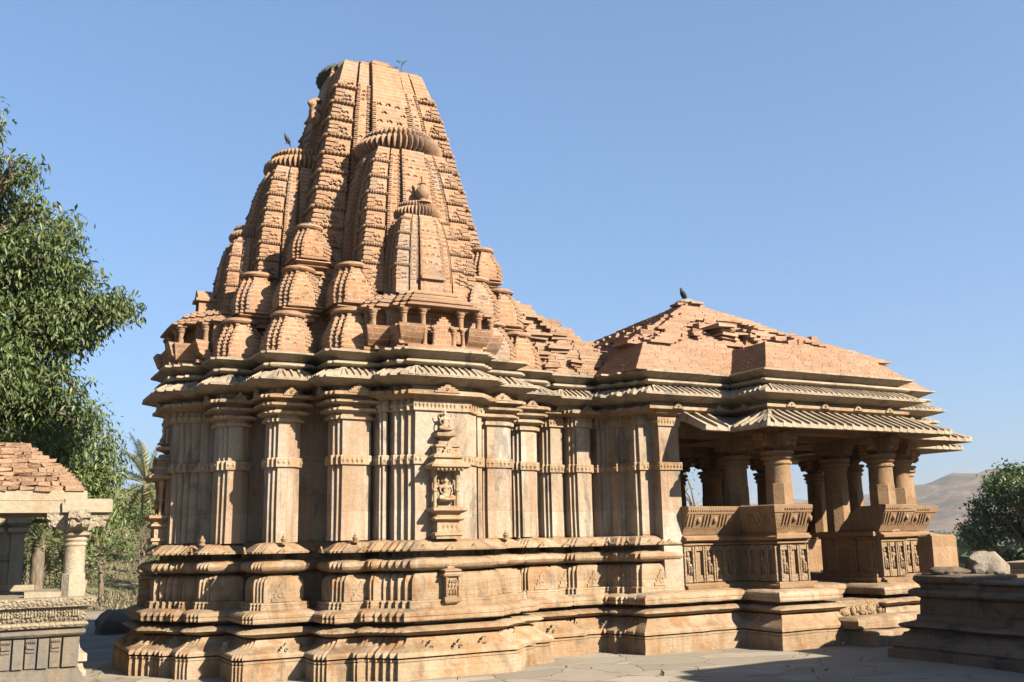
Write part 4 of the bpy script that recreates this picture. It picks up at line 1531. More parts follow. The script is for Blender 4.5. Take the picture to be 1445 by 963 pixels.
awn = [(3.78, -2.44), (4.80, -2.44), (4.80, -3.14), (7.34, -3.14), (7.34, -2.44), (8.70, -2.44), (8.70, -1.24), (10.06, -1.24), (10.06, 1.24), (8.70, 1.24), (8.70, 2.44), (7.34, 2.44),
       (7.34, 3.14), (4.80, 3.14), (4.80, 2.44), (3.78, 2.44)]
def awning_runs():
    """open run from the solid wall on one side, round the hall, to the other"""
    lip, z0, zl = .56, 3.235, 2.985
    prof = [(-.03, z0 - .05), (.2, z0 - .125), (lip - .03, zl - .012), (lip, zl), (lip, zl + .045), (.3, zl + .155), (.02, z0 + .03)]
    pts = awn
    n = len(pts)
    # offsets per vertex, first and last have square ends
    def vtx(i, o):
        p = pts[i]
        def nrm(a, b):
            dx, dy = b[0] - a[0], b[1] - a[1]
            L = math.hypot(dx, dy)
            return (dy / L, -dx / L)
        if i == 0: m = nrm(pts[0], pts[1])
        elif i == n - 1: m = nrm(pts[-2], pts[-1])
        else:
            a, b = nrm(pts[i - 1], p), nrm(p, pts[i + 1])
            m = (a[0] + b[0], a[1] + b[1])
        return (p[0] + m[0] * o, p[1] + m[1] * o)
    root = None
    for i in range(n - 1):
        mb = MB()
        K = 6
        rows = []
        for j in range(K + 1):
            f = j / K
            row = []
            for (o, z) in prof:
                a, b = vtx(i, o), vtx(i + 1, o)
                row.append((a[0] + (b[0] - a[0]) * f, a[1] + (b[1] - a[1]) * f, z))
            rows.append(row)
        mb.loops(rows)
        a0, b0 = vtx(i, lip), vtx(i + 1, lip)
        L = math.hypot(b0[0] - a0[0], b0[1] - a0[1])
        t = ((b0[0] - a0[0]) / L, (b0[1] - a0[1]) / L)
        nn = (t[1], -t[0])
        k = max(1, int(L / .155))
        for j in range(k + 1):
            s_ = min(max(L * j / k, .035), L - .035)
            lipx, lipy = a0[0] + t[0] * s_, a0[1] + t[1] * s_
            rowsr = []
            for (o, z) in ((lip + .004, zl + .025), (.3, zl + .15), (.04, z0 + .03)):
                A, B = vtx(i, o), vtx(i + 1, o)
                px, py = lipx - nn[0] * (lip - o), lipy - nn[1] * (lip - o)
                # keep the rib on its own slope
                sa = (px - A[0]) * t[0] + (py - A[1]) * t[1]
                La = math.hypot(B[0] - A[0], B[1] - A[1])
                sc = min(max(sa, .03), La - .03)
                px += t[0] * (sc - sa)
                py += t[1] * (sc - sa)
                w = .030
                rowsr.append([(px - t[0] * w, py - t[1] * w, z - .02), (px + t[0] * w, py + t[1] * w, z - .02), (px + t[0] * w * .8, py + t[1] * w * .8, z + .05), (px - t[0] * w * .8, py - t[1] * w * .8, z + .05)])
            mb.loops(rowsr)
        mb.build('stone_awning', M['eave'], temple, weather=.007)
awning_runs()

# ------------------------------------------------------------------ brick roofs of the hall
def frustum(mb, core_, x0, x1, y0, y1, z0, n, h, inset, setb=None, j=.003, miss=0.0, L=.19):
    for i in range(n):
        o = inset * i
        bricks_ring(mb, x0 + o, x1 - o, y0 + o, y1 - o, z0 + h * i, h, .16, L, j, setb, miss)
        core_.box(x0 + o + .07, x1 - o - .07, y0 + o + .07, y1 - o - .07, z0 + h * i - .002, z0 + h * (i + 1) - .004)

bm = MB()
cm = MB()
NB, HB, IN = 14, .036, .038
frustum(bm, cm, 2.98, 8.86, -2.58, 2.58, 3.85, NB, HB, IN)
frustum(bm, cm, 4.66, 7.48, -3.30, 3.30, 3.85, NB, HB, IN)
frustum(bm, cm, 8.0, 10.1, -1.3, 1.3, 3.85, 10, HB, .06)
hr = bm.build('hall_roof', M['brick'], temple, weather=.004, smooth=0)
cm.build('brick_core', M['mortar'], hr)
bm = MB()
cm = MB()
z = 3.85 + NB * HB
o0 = NB * IN
def setb_up(x, y, zz):
    v = 0.0
    n = noise.noise(Vector((x * 1.5 + 4, y * 1.5, zz * 2.2)))
    n2 = noise.noise(Vector((x * 3.4, y * 3.4 + 7, zz * 4)))
    if zz < 5.12:
        v = .10
        if n > .27: v += .10 + .35 * (n - .27)
        if n2 > .45: v += .07
        if zz > 5.0: v += .06
    else:
        v = max(0, n2) * .04
    return v
H0, H1 = 8.86 - o0 - XM + .0, .06
zt = 5.60
k = int((zt - z) / .040)
for i in range(k):
    f = i / k
    zz = z + .040 * i
    wx = 2.62 * (1 - f) + .05
    wy = 2.10 * (1 - f) + .05
    bricks_ring(bm, XM - .06 - wx, XM - .06 + wx, -wy, wy, zz, .040, .42, .2, .007, setb_up, .004)
    if zz < 5.08:
        cm.box(XM - .06 - max(.05, wx - .52), XM - .06 + max(.05, wx - .52), -max(.05, wy - .52), max(.05, wy - .52), zz, zz + .04)
    else:
        cm.box(XM - .06 - max(.04, wx - .1), XM - .06 + max(.04, wx - .1), -max(.04, wy - .1), max(.04, wy - .1), zz, zz + .04)
up = bm.build('ruined_roof', M['brick'], temple, weather=.01, smooth=0)
cm.build('brick_core', M['mortar'], up)
# carved boss still standing on each slope, and loose fragments
fm = MB()
for (x, y, zz, s_) in ((5.35, -1.62, 4.50, 1.0), (5.7, -1.66, 4.50, 1.1), (6.05, -1.62, 4.46, .9)):
    for q in range(7):
        fm.box(x + random.uniform(-.22, .12) * s_, x + random.uniform(.13, .24) * s_, y - random.uniform(.05, .2) * s_, y + .3, zz + .05 * q, zz + .05 * q + .043, .012)
    fm.build('carved_boss', M['brick'], up, weather=.02, smooth=0)
    fm = MB()
for q in range(46):
    a = random.uniform(-2.2, 2.2)
    f = random.uniform(.1, .6)
    wy, wx = 2.1 * (1 - f), 2.62 * (1 - f)
    zz = z + (zt - z) * f
    if q % 2:
        fm.box(XM + a * wx / 2.3, XM + a * wx / 2.3 + random.uniform(.08, .22), -wy + .02, -wy + .3, zz, zz + random.uniform(.05, .12), .02)
    else:
        fm.box(XM - .06 - wx + .02, XM - .06 - wx + .3, a * wy / 2.3, a * wy / 2.3 + random.uniform(.08, .2), zz, zz + random.uniform(.05, .12), .02)
    fm.build('loose_brick', M['brick'], up, weather=.02, smooth=0)
    fm = MB()
fm = MB()
fm.ell((XM - .10, 0, 5.62), (.19, .17, .07), 10, 6)
fm.ell((XM - .04, -.08, 5.60), (.14, .1, .06), 10, 6)
fm.build('top_stone', M['boulder'], up, weather=.03, smooth=0)

# ------------------------------------------------------------------ birds
def bird(name, x, y, z, s, yaw, mat, label):
    root = empty(name, (x, y, z), label, 'bird')
    mb = MB()
    mb.T = lambda p: (x + (p[0] * math.cos(yaw) - p[1] * math.sin(yaw)) * s, y + (p[0] * math.sin(yaw) + p[1] * math.cos(yaw)) * s, z + p[2] * s)
    rot = Matrix.Rotation(R(-48), 3, 'Y')
    mb.ell((0, 0, .45), (.42, .19, .2), 14, 10, rot)
    mb.ell((.20, 0, .70), (.17, .12, .17), 12, 8)
    mb.ell((.27, 0, .86), (.13, .11, .11), 12, 8)
    mb.tube([(.36, 0, .86), (.46, 0, .84), (.56, 0, .81)], [.05, .035, .008], 8)
    mb.tube([(-.18, 0, .24), (-.35, 0, .06), (-.48, 0, -.1)], [.10, .075, .05], 8)
    mb.ell((-.03, .17, .44), (.36, .05, .13), 12, 8, rot)
    mb.ell((-.03, -.17, .44), (.36, .05, .13), 12, 8, rot)
    b = remesh(mb, 'body', mat, root, .012 * s / .22 if s < .22 else .012)
    l = MB()
    l.T = mb.T
    for q in (-1, 1):
        l.tube([(.04, q * .08, .25), (.06, q * .08, .0)], .02, 6)
        for a in (-.5, 0, .5):
            l.tube([(.06, q * .08, .015), (.06 + .14 * math.cos(a), q * .08 + .14 * math.sin(a), .005)], .012, 5)
    l.build('leg', mat, root)
    return root

bird('crow', XM - .12, 0, 5.675, .23, R(-160), M['bird'], 'dark crow perched on the tip of the hall roof')
bird('pigeon', -1.36, -.42, 7.145, .16, R(-150), M['pigeon'], 'blue-grey pigeon sitting on the ribbed disc at the left of the tower')

# twig growing from the tower top
mb = MB()
mb.tube([(.29, -.62, 8.55), (.30, -.63, 8.63), (.28, -.63, 8.72)], [.008, .006, .003], 5)
for i in range(7):
    a = i * 2.4
    p = (.29 + .02 * math.cos(a), -.63 + .02 * math.sin(a), 8.58 + .02 * i)
    mb.prism([(0, -.012), (.05, -.01), (.08, 0), (.05, .012)], p, (math.cos(a), math.sin(a), .3), (-math.sin(a), math.cos(a), .1), (0, 0, 1), .003)
tag(mb.build('seedling', M['leaf_dark'], loc=(.29, -.62, 8.55)), 'tiny weed sprouting from the broken top of the tower', 'plant')

# ------------------------------------------------------------------ left foreground pavilion
pav = empty('stone_pavilion', (-5.0, -1.0, G), 'small stone pavilion with rough brick roof, carved balustrade and one round column', 'pavilion')
def pavilion():
    X1, X0, YF, YB = -3.80, -7.2, -1.72, .7
    mb = MB()
    body = rp(X0, X1, YF, YB)
    mb.sweep(body, [(.05, -.05), (.05, .28), (.02, .30), (.02, .335), (-.02, .35), (-.02, .66), (.03, .675), (.05, .70), (.05, .73), (.0, .745), (.0, .755)], .0, sub=.25)
    base = mb.build('pavilion_base', M['gray'], pav, weather=.008)
    mb = MB()
    # pilasters and carved slabs on the base
    i = 0
    x = X1 - .17
    mb.box(X1 - .155, X1 + .0, YF - .028, YF + .1, .36, .655)
    while x > X0:
        mb.box(x - .105, x - .005, YF - (.03 if i % 2 else .008), YF + .1, .36, .655, .002)
        if i % 2 == 0:
            mb.box(x - .095, x - .015, YF - .022, YF, .52, .54)
            mb.box(x - .095, x - .015, YF - .026, YF, .56, .60, .004)
            for q in range(5):
                mb.ell((x - .09 + .018 * q, YF - .018, .625), (.008, .012, .014), 6, 4)
        x -= .118
        i += 1
    mb.build('base_pilaster', M['gray'], base, weather=.003)
    # balustrade
    mb = MB()
    mb.sweep(body, [(.0, .75), (.06, .765), (.075, .79), (.06, .815), (.02, .82), (.03, .83), (.045, .87), (.05, .875), (.06, .965), (.085, .97), (.12, .975), (.145, 1.055), (.13, 1.065), (.05, 1.068)], .0, sub=.25)
    par = mb.build('balustrade', M['palerelief'], pav, weather=.004)
    mb = MB()
    x = X1 - .02
    i = 0
    while x > X0:
        for q in range(3):
            mb.lathe(x - .012 - .024 * q, YF - .062, [(.010, .878), (.013, .89), (.008, .90), (.012, .918), (.008, .935), (.013, .95), (.010, .963)], 8)
        for q in range(8):
            a = 2 * PI * q / 8
            mb.ell((x - .145 + .032 * math.cos(a), YF - .06, .92 + .028 * math.sin(a)), (.012, .012, .010), 6, 4)
        mb.ell((x - .145, YF - .06, .92), (.015, .014, .013), 8, 5)
        mb.box(x - .205, x - .195, YF - .066, YF - .05, .88, .962)
        mb.box(x - .10, x - .09, YF - .066, YF - .05, .88, .962)
        x -= .222
    x = X1 + .1
    while x > X0:
        arc_bump(mb, (x, YF - .128, 1.0), (1, 0, 0), (0, -1, 0), .035, .014)
        mb.ell((x - .04, YF - .132, 1.03), (.026, .010, .011), 8, 5)
        x -= .09
        mb.ell((x + .02, YF - .042, .85), (.012, .012, .012), 6, 4)
        mb.ell((x + .065, YF - .042, .85), (.012, .012, .012), 6, 4)
    mb.build('carved_panel', M['palerelief'], par, weather=.002)
    # seat slab behind the balustrade, floor
    mb = MB()
    mb.box(X0, X1 - .12, YF + .30, YB - .3, .80, .88)
    mb.box(-4.35, -4.0, YF + .12, YF + .34, 1.02, 1.125, .004)
    mb.box(X0, -4.15, YB - .15, YB + .02, 1.02, 1.13, .004)
    mb.build('stone_seat', M['pale'], pav, weather=.004)
    # columns
    def col(x, y, r):
        c = MB()
        def octa(rr, z):
            return [(x + rr * math.cos(PI / 8 + i * PI / 4), y + rr * math.sin(PI / 8 + i * PI / 4), z) for i in range(8)]
        c.loops([octa(r * 1.17, 1.02), octa(r * 1.14, 1.30), octa(r * 1.04, 1.31)])
        c.lathe(x, y, [(r, 1.29), (r * .98, 1.58), (r * 1.0, 1.60), (r * 1.08, 1.605), (r * 1.1, 1.62), (r * 1.02, 1.632), (r * 1.02, 1.645), (r * 1.12, 1.655), (r * 1.16, 1.67), (r * 1.02, 1.685), (r * 1.05, 1.70),
                        (r * 1.35, 1.715), (r * 1.4, 1.73), (r * 1.2, 1.745)], 28)
        o = c.build('pavilion_column', M['pale'], pav, weather=.003)
        b = MB()
        bracket_capital(b, x, y, 1.735, 1.965, .31, .11)
        b.build('bracket_capital', M['palerelief'], o, weather=.005)
    col(-3.88, -1.50, .112)
    col(-6.3, -1.50, .112)
    # beams
    mb = MB()
    mb.box(X0, -4.02, -1.62, -1.36, 1.962, 2.085, .004)
    mb.box(-4.05, -3.54, -1.66, -1.34, 1.958, 2.07, .004)
    mb.prism([(-1.66, 1.96), (-1.34, 1.96), (-1.34, 2.11), (-1.60, 2.11), (-1.66, 2.07)], (-4.02, 0, 0), (0, 1, 0), (0, 0, 1), (1, 0, 0), .48)
    mb.box(-4.02, -3.74, -1.35, .65, 1.965, 2.09, .004)
    mb.box(X0, -3.76, .30, .60, 1.963, 2.088, .004)
    mb.box(-5.08, -4.80, -1.4, .5, 1.967, 2.086, .004)
    mb.build('stone_beam', M['pale'], pav, weather=.005)
    mb = MB()
    mb.box(X0, -3.80, -1.58, .56, 2.09, 2.20, .004)
    mb.build('roof_slab', M['pale'], pav, weather=.004)
    # back wall panel on the left, with pilaster
    mb = MB()
    mb.box(-6.9, -5.2, .34, .50, .8, 1.96)
    mb.build('back_wall', M['pale'], pav, weather=.004)
    # rough brick roof
    rb = MB()
    cr = MB()
    n = 11
    for i in range(n):
        f = i / n
        z = 2.20 + i * .052
        x1 = -3.83 - .62 * f ** 1.25
        y0 = -1.60 + .75 * f ** 1.25
        y1 = .58 - .75 * f ** 1.25
        h = .052
        for (ax, fix, a, b, sg) in (('x', y0, X0, x1, 1), ('x', y1, X0, x1, -1), ('y', x1, y0, y1, -1)):
            s_ = a + random.uniform(-.1, 0)
            while s_ < b:
                l = random.uniform(.10, .20)
                c0, c1 = max(a, s_), min(b, s_ + l - .008)
                s_ += l
                if c1 - c0 < .03: continue
                o = random.uniform(-.035, .02)
                f0, f1 = fix - sg * o, fix + sg * .2
                lo, hi = min(f0, f1), max(f0, f1)
                if ax == 'x': rb.box(c0, c1, lo, hi, z + random.uniform(-.006, .006), z + h - .009, .017)
                else: rb.box(lo, hi, c0, c1, z + random.uniform(-.006, .006), z + h - .009, .017)
        cr.box(X0, x1 - .06, y0 + .06, y1 - .06, z, z + h)
    ro = rb.build('brick_roof', M['rubble'], pav, weather=.013, smooth=0)
    cr.build('brick_core', M['mortar'], ro)
    # stepped fragments of the base that jut out at the back corner
    mb = MB()
    mb.sweep(rp(-3.9, -3.62, -.35, .5), [(.05, -.05), (.05, .16), (.02, .18), (.0, .25), (.04, .27), (.04, .35), (-.03, .38), (-.05, .55), (-.02, .57), (-.02, .68)], .0)
    mb.box(-3.82, -3.55, .45, .62, .99, 1.16, .012)
    mb.build('base_fragment', M['pale'], pav, weather=.02)
pavilion()
shr = empty('pale_shrine', (-5.4, 3.4, G), 'pale whitewashed shrine wall with pilasters seen through the pavilion at the left edge', 'shrine')
mb = MB()
mb.box(-6.8, -4.30, 3.0, 4.6, .05, 2.35, .004)
b0 = mb.build('shrine_wall', M['pale'], shr, weather=.006)
for x in (-4.28, -4.62, -5.4):
    mb = MB()
    mb.sweep(rp(x - .09, x + .09, 2.93, 3.05), [(.03, .05), (.03, .9), (0, .95), (0, 1.78), (.05, 1.82), (.05, 1.87), (.01, 1.89), (.07, 1.95), (.07, 2.0), (.02, 2.02), (.02, 2.3)])
    mb.build('pilaster', M['pale'], b0, weather=.006)
mb = MB()
mb.sweep(rp(-6.8, -4.30, 3.0, 4.6), [(.015, 1.40), (.03, 1.41), (.03, 1.46), (.015, 1.47)])
mb.build('frieze_band', M['palerelief'], b0, weather=.003)
mb = MB()
mb.sweep(rp(-6.8, -4.30, 3.0, 4.6), [(0, 2.33), (.2, 2.38), (.2, 2.44), (0, 2.55), (-.3, 2.75)], sub=.3)
mb.build('shrine_roof', M['pale'], shr, weather=.01)

# ------------------------------------------------------------------ dark ruined platform on the right
plat = empty('ruined_platform', (5.4, -6.5, G), 'dark shaded moulded stone platform at the lower right corner', 'platform')
def platform():
    mb = MB()
    P = rp(5.28, 10.2, -11.0, -5.0)
    mb.sweep(P, [(.30, -.05), (.30, .20), (.26, .215), (.26, .235), (.28, .24), (.27, .29), (.18, .36), (.15, .40), (.12, .41), (.10, .43), (.16, .445), (.20, .47), (.19, .495), (.12, .52), (.05, .535), (.04, .55), (.04, .60), (.01, .61),
                 (.0, .76), (-.01, .79), (.02, .80), (.07, .815), (.09, .84), (.09, .865), (.07, .885), (.02, .90), (-.02, .905), (-.02, .955), (-.04, .96)], .0, sub=.35)
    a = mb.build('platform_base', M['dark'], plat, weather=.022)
    mb = MB()
    for (y0, y1, h) in ((-5.65, -5.02, 1.075), (-10.9, -5.85, 1.0)):
        mb.sweep(rp(5.30, 6.1, y0, y1), [(-.04, .95), (.0, .965), (.05, .98), (.06, 1.0), (.06, h - .02), (.02, h), (-.05, h + .005)], jit(), sub=.25)
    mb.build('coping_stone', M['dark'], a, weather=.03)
    mb = MB()
    mb.box(6.0, 9.9, -10.9, -5.1, .93, 1.02, .01)
    mb.build('platform_top', M['porch'], a, weather=.02)
    mb = MB()
    for y in (-6.3, -7.4):
        for q in range(6):
            t = q * PI / 3
            mb.ell((5.275, y + .05 * math.cos(t), .69 + .05 * math.sin(t)), (.018, .03, .03), 8, 5)
        chaitya(mb, (5.12, y - .3, .44), (0, -1, 0), (-1, 0, 0), .2, .1, .05)
    mb.build('carved_rosette', M['dark'], a, weather=.004)
platform()

def rock(name, c, r, mat, label, cat='stone', seed=0, cut=.0, group=None, yaw=0.0, pw=2.6):
    """angular worn block: superellipsoid roughened by noise"""
    bm_ = bmesh.new()
    bmesh.ops.create_icosphere(bm_, subdivisions=4, radius=1)
    cr, sr = math.cos(yaw), math.sin(yaw)
    for v in bm_.verts:
        p = v.co
        q = (abs(p.x) ** pw + abs(p.y) ** pw + abs(p.z) ** pw) ** (-1 / pw)
        p = p * q
        n = noise.fractal(p * 1.3 + Vector((seed * 5.1, seed, 0)), 1.0, 2.0, 4)
        p = p * (1 + .17 * n)
        for (cx_, cy_, cz_, cd_) in ((.7, -.3, .65, 1.0), (-.75, -.2, .62, .95), (.1, -.8, .6, 1.02)):
            e_ = p.x * cx_ + p.y * cy_ + p.z * cz_ - cd_ * .92
            if e_ > 0: p = p - Vector((cx_, cy_, cz_)) * e_ * .9
        x, y = p.x * r[0], p.y * r[1]
        v.co = (x * cr - y * sr, x * sr + y * cr, max(p.z, -.8) * r[2])
    me = bpy.data.meshes.new(name)
    bm_.to_mesh(me)
    bm_.free()
    me.materials.append(mat)
    me.shade_smooth()
    me.set_sharp_from_angle(angle=R(28))
    o = bpy.data.objects.new(name, me)
    o.location = c
    COL.objects.link(o)
    return tag(o, label, cat, group)

rock('boulder', (6.08, -5.40, 1.13), (.33, .20, .19), M['boulder'], 'pale rough boulder lying on top of the dark platform', 'boulder', 3, pw=5, yaw=.5)
rock('stone_block', (5.52, -5.28, 1.105), (.22, .17, .055), M['dark'], 'flat dark broken slab on the corner of the platform left of the boulder', 'stone', 5, pw=4)
# upright slab and low stones beyond
mb = MB()
mb.sweep(rp(7.72, 8.22, -3.30, -3.02), [(0, .10), (0, .8), (0, 1.5), (-.03, 1.53)], .0, sub=.2)
o = mb.build('standing_slab', M['porch'], loc=(7.97, -3.16, G), weather=.03)
tag(o, 'upright rectangular stone slab standing between the hall and the dark platform', 'stone slab')
mb = MB()
mb.sweep(rp(7.6, 9.2, -3.42, -2.95), [(0, .05), (0, .84), (-.03, .87)], .0, sub=.3)
o = mb.build('stone_plinth', M['porch'], loc=(8.4, -3.2, G), weather=.03)
tag(o, 'low rough plinth under the upright slab beside the hall', 'plinth')
mb = MB()
z = .1
for r_ in range(9):
    x = 9.2 + random.uniform(-.2, 0)
    while x < 18:
        l = random.uniform(.35, .7)
        mb.box(x, x + l - .015, -3.9 + random.uniform(-.05, .05), -3.3 + random.uniform(-.05, .05), z, z + .108, .015)
        x += l
    z += .11
o = mb.build('boundary_wall', M['pale'], loc=(13.5, -3.6, G), weather=.03, smooth=0)
tag(o, 'low boundary wall of loose pale stones at the right edge', 'wall')
rock('fallen_block', (-2.55, 5.4, .26), (.30, .26, .22), M['gray'], 'dark fallen stone block on the shaded paving behind the pavilion', 'stone', 8, pw=6)
rock('fallen_block', (-1.9, 7.4, .2), (.5, .3, .2), M['gray'], 'low flat fallen stone further back on the shaded paving', 'stone', 9, pw=6)

# ------------------------------------------------------------------ unseen shrine-shaped block, added right of the camera to throw the foreground shadow
sh = empty('shadow_caster', (6.3, -10.6, G), 'unseen shrine-shaped stone block added right of the camera to shade the paving', 'shrine')
mb = MB()
P = rp(4.6, 8.4, -12.2, -9.5, 1, .3)
mb.sweep(P, [(.3, -.05), (.3, .3), (.2, .35), (.2, .6), (0, .7), (0, 3.0), (.1, 3.1), (.1, 3.2)], .0, sub=.5)
mb.build('shrine_wall', M['wall'], sh, weather=.01)
mb = MB()
mb.sweep(P, [(.1, 3.2), (.3, 3.3), (.3, 3.38), (.05, 3.5), (.05, 3.62), (-.1, 3.64), (-.3, 3.75), (-.6, 3.85)], .0, sub=.5)
mb.build('shrine_roof', M['eave'], sh, weather=.02)

# ------------------------------------------------------------------ vegetation
def leaf_object(name, C, out, size, aspect, droop, mat, parent, loc, curl=.25):
    """one mesh of folded leaves: C (n,3) centres, out (n,3) preferred directions"""
    n = len(C)
    d = out * .5 + rng.normal(0, .55, (n, 3)) + np.array([0, 0, -droop])
    d /= np.linalg.norm(d, axis=1)[:, None] + 1e-9
    up = rng.normal(0, .5, (n, 3)) + np.array([0, 0, 1.0]) + out * .5
    s_ = np.cross(d, up)
    s_ /= np.linalg.norm(s_, axis=1)[:, None] + 1e-9
    nn = np.cross(s_, d)
    L = size * rng.uniform(.6, 1.3, (n, 1))
    W = L * aspect
    base = C - d * L * .5
    tip = C + d * L * .5 + nn * (-curl) * L * .4
    mid = C + nn * L * .06
    a = mid + s_ * W
    b = mid - s_ * W
    V = np.stack([base, a, tip, b], 1).reshape(-1, 3) - np.array(loc)
    me = bpy.data.meshes.new(name)
    me.vertices.add(4 * n)
    me.vertices.foreach_set('co', V.astype(np.float32).ravel())
    me.loops.add(6 * n)
    idx = np.arange(n)[:, None] * 4 + np.array([0, 1, 2, 0, 2, 3])
    me.loops.foreach_set('vertex_index', idx.astype(np.int32).ravel())
    me.polygons.add(2 * n)
    me.polygons.foreach_set('loop_start', (np.arange(2 * n) * 3).astype(np.int32))
    me.update()
    me.validate()
    me.materials.append(mat)
    o = bpy.data.objects.new(name, me)
    COL.objects.link(o)
    if parent: o.parent = parent
    return o

def twig_cloud(clusters, ntw, per, spread):
    """twig centres inside clusters (x,y,z,r), leaves around each twig"""
    CC, OO = [], []
    for (x, y, z, r) in clusters:
        n = max(4, int(ntw * r * r))
        u = rng.normal(0, 1, (n, 3))
        u /= np.linalg.norm(u, axis=1)[:, None]
        rr = r * rng.uniform(.25, 1.0, (n, 1)) ** .5
        c = np.array([x, y, z]) + u * rr * np.array([1, 1, .85])
        m = per
        cc = np.repeat(c, m, 0) + rng.normal(0, spread, (n * m, 3)) * np.array([1, 1, .8])
        CC.append(cc)
        OO.append(np.repeat(u, m, 0))
    return np.concatenate(CC), np.concatenate(OO)

def tree(name, base, trunk_top, clusters, mat, label, cat='tree', group=None, size=.12, aspect=.14, droop=.5, ntw=60, per=10, spread=.16, tr=.25, nbr=None):
    root = empty(name, base, label, cat, group)
    mb = MB()
    b = Vector(base)
    t = Vector(trunk_top)
    mid = b.lerp(t, .5) + Vector((random.uniform(-.1, .1), random.uniform(-.1, .1), 0)) * (t - b).length * .5
    mb.tube([b + Vector((0, 0, -.2)), b.lerp(mid, .4), mid, mid.lerp(t, .6), t], [tr * 1.35, tr * 1.05, tr * .9, tr * .75, tr * .6], 10)
    for (x, y, z, r) in clusters[: nbr or len(clusters)]:
        c = Vector((x, y, z))
        s_ = b.lerp(t, random.uniform(.55, 1.0))
        m1 = s_.lerp(c, .5) + Vector((random.uniform(-.2, .2), random.uniform(-.2, .2), .15 * (c - s_).length))
        rr = tr * .42
        mb.tube([s_, s_.lerp(m1, .5), m1, m1.lerp(c, .6), c], [rr, rr * .8, rr * .6, rr * .4, rr * .15], 7)
        for q in range(5):
            e_ = c + Vector((random.uniform(-1, 1), random.uniform(-1, 1), random.uniform(-.7, .9))) * r * .85
            mb.tube([m1.lerp(c, .5), c.lerp(e_, .5), e_], [rr * .3, rr * .16, rr * .06], 5)
    mb.build('trunk', M['bark'], root)
    C, O = twig_cloud(clusters, ntw, per, spread)
    o = leaf_object('crown', C, O, size, aspect, droop, mat, root, base)
    return root

# big tree at the left edge: clusters of its crown (real positions, several metres deep)
big = []
prof_edge = [(-5.0, 10.0), (-4.3, 9.0), (-3.9, 8.5), (-3.4, 8.0), (-3.1, 7.4), (-2.95, 6.9), (-2.75, 6.5), (-2.45, 6.35), (-3.1, 6.0), (-3.6, 5.5), (-3.4, 5.0), (-3.1, 4.6), (-2.9, 4.1), (-3.2, 3.5)]
for (ex, ez) in prof_edge:
    big.append((ex - .35, 8.0 + random.uniform(-.6, .6), ez - .1, .42 if ez > 6.2 else .5))
    big.append((ex - 1.0, 8.2 + random.uniform(-1.2, 1.2), ez - .2, .7))
for i in range(30):
    big.append((random.uniform(-8.5, -4.6), 8.4 + random.uniform(-2.2, 2.2), random.uniform(3.2, 8.8), random.uniform(.7, 1.1)))
for i in range(12):
    big.append((random.uniform(-7.5, -5.6), 8.4 + random.uniform(-1.5, 1.5), random.uniform(8.6, 10.6), random.uniform(.6, .9)))
big += [(-2.35, 8.0, 6.38, .22), (-2.55, 8.0, 6.52, .26), (-2.75, 7.9, 6.35, .3), (-3.0, 8.1, 5.9, .3), (-3.3, 8.0, 5.7, .34)]
tree('mango_tree', (-7.6, 9.2, -.1), (-7.0, 8.8, 5.0), big, M['leaf_mango'], 'tall dense tree with drooping narrow leaves at the left edge', size=.155, aspect=.16, droop=.8, ntw=165, per=15, spread=.15, tr=.38)
low = []
for (ex, ez) in [(-2.6, 4.3), (-2.3, 3.9), (-2.1, 3.4), (-2.2, 3.0), (-2.4, 2.5), (-2.2, 2.1)]:
    low.append((ex - .3, 10.2, ez, .5))
for i in range(22):
    low.append((random.uniform(-6.5, -2.7), 10.5 + random.uniform(-1.2, 1.2), random.uniform(2.5, 4.4), random.uniform(.55, .85)))
tree('leafy_tree', (-4.9, 10.9, -.1), (-4.7, 10.8, 2.2), low, M['leaf_low'], 'lower bright green tree behind the small pavilion', size=.135, aspect=.16, droop=.7, ntw=200, per=12, spread=.15, tr=.2)

def palm(name, base, h, nf, L, label, lean=0.0, group=None):
    root = empty(name, base, label, 'palm tree', group)
    b = Vector(base)
    top = b + Vector((lean, 0, h))
    mb = MB()
    pts = [b + (top - b) * (i / 10) for i in range(11)]
    mb.tube([(p.x, p.y, p.z - (.2 if i == 0 else 0)) for i, p in enumerate(pts)], [.15 + .015 * (i % 2) for i in range(11)], 12)
    mb.build('trunk', M['bark'], root)
    C, S = [], []
    fr = MB()
    for i in range(nf):
        az = 2 * PI * i / nf * 2.618 + random.uniform(-.2, .2)
        el = R(random.uniform(-35, 82))
        Lf = L * random.uniform(.8, 1.1)
        d = Vector((math.cos(az) * math.cos(el), math.sin(az) * math.cos(el), math.sin(el)))
        p = top.copy()
        rach = [p.copy()]
        for k_ in range(10):
            p = p + d * (Lf / 10)
            d = (d + Vector((0, 0, -.10))).normalized()
            rach.append(p.copy())
        fr.tube(rach, [.025 * (1 - k_ / 12) for k_ in range(11)], 5)
        sd_ = d.cross(Vector((0, 0, 1)))
        for k_ in range(36):
            f = .15 + .85 * k_ / 36
            q = rach[min(9, int(f * 10))].lerp(rach[min(10, int(f * 10) + 1)], f * 10 - int(f * 10))
            t_ = (rach[min(10, int(f * 10) + 1)] - rach[min(9, int(f * 10))]).normalized()
            s_ = t_.cross(Vector((0, 0, 1)))
            if s_.length < .05: s_ = Vector((1, 0, 0))
            s_.normalize()
            for sg in (-1, 1):
                l = Lf * .23 * math.sin(PI * (.12 + .85 * f)) * random.uniform(.8, 1.1)
                e_ = q + (s_ * sg * .8 + t_ * .75 + Vector((0, 0, random.uniform(-.25, .35)))).normalized() * l
                w = t_ * .018
                fr.add([tuple(q - w), tuple(q + w), tuple(e_)], [(0, 1, 2)])
    fr.build('frond', M['leaf_palm'], root, smooth=0)
    return root
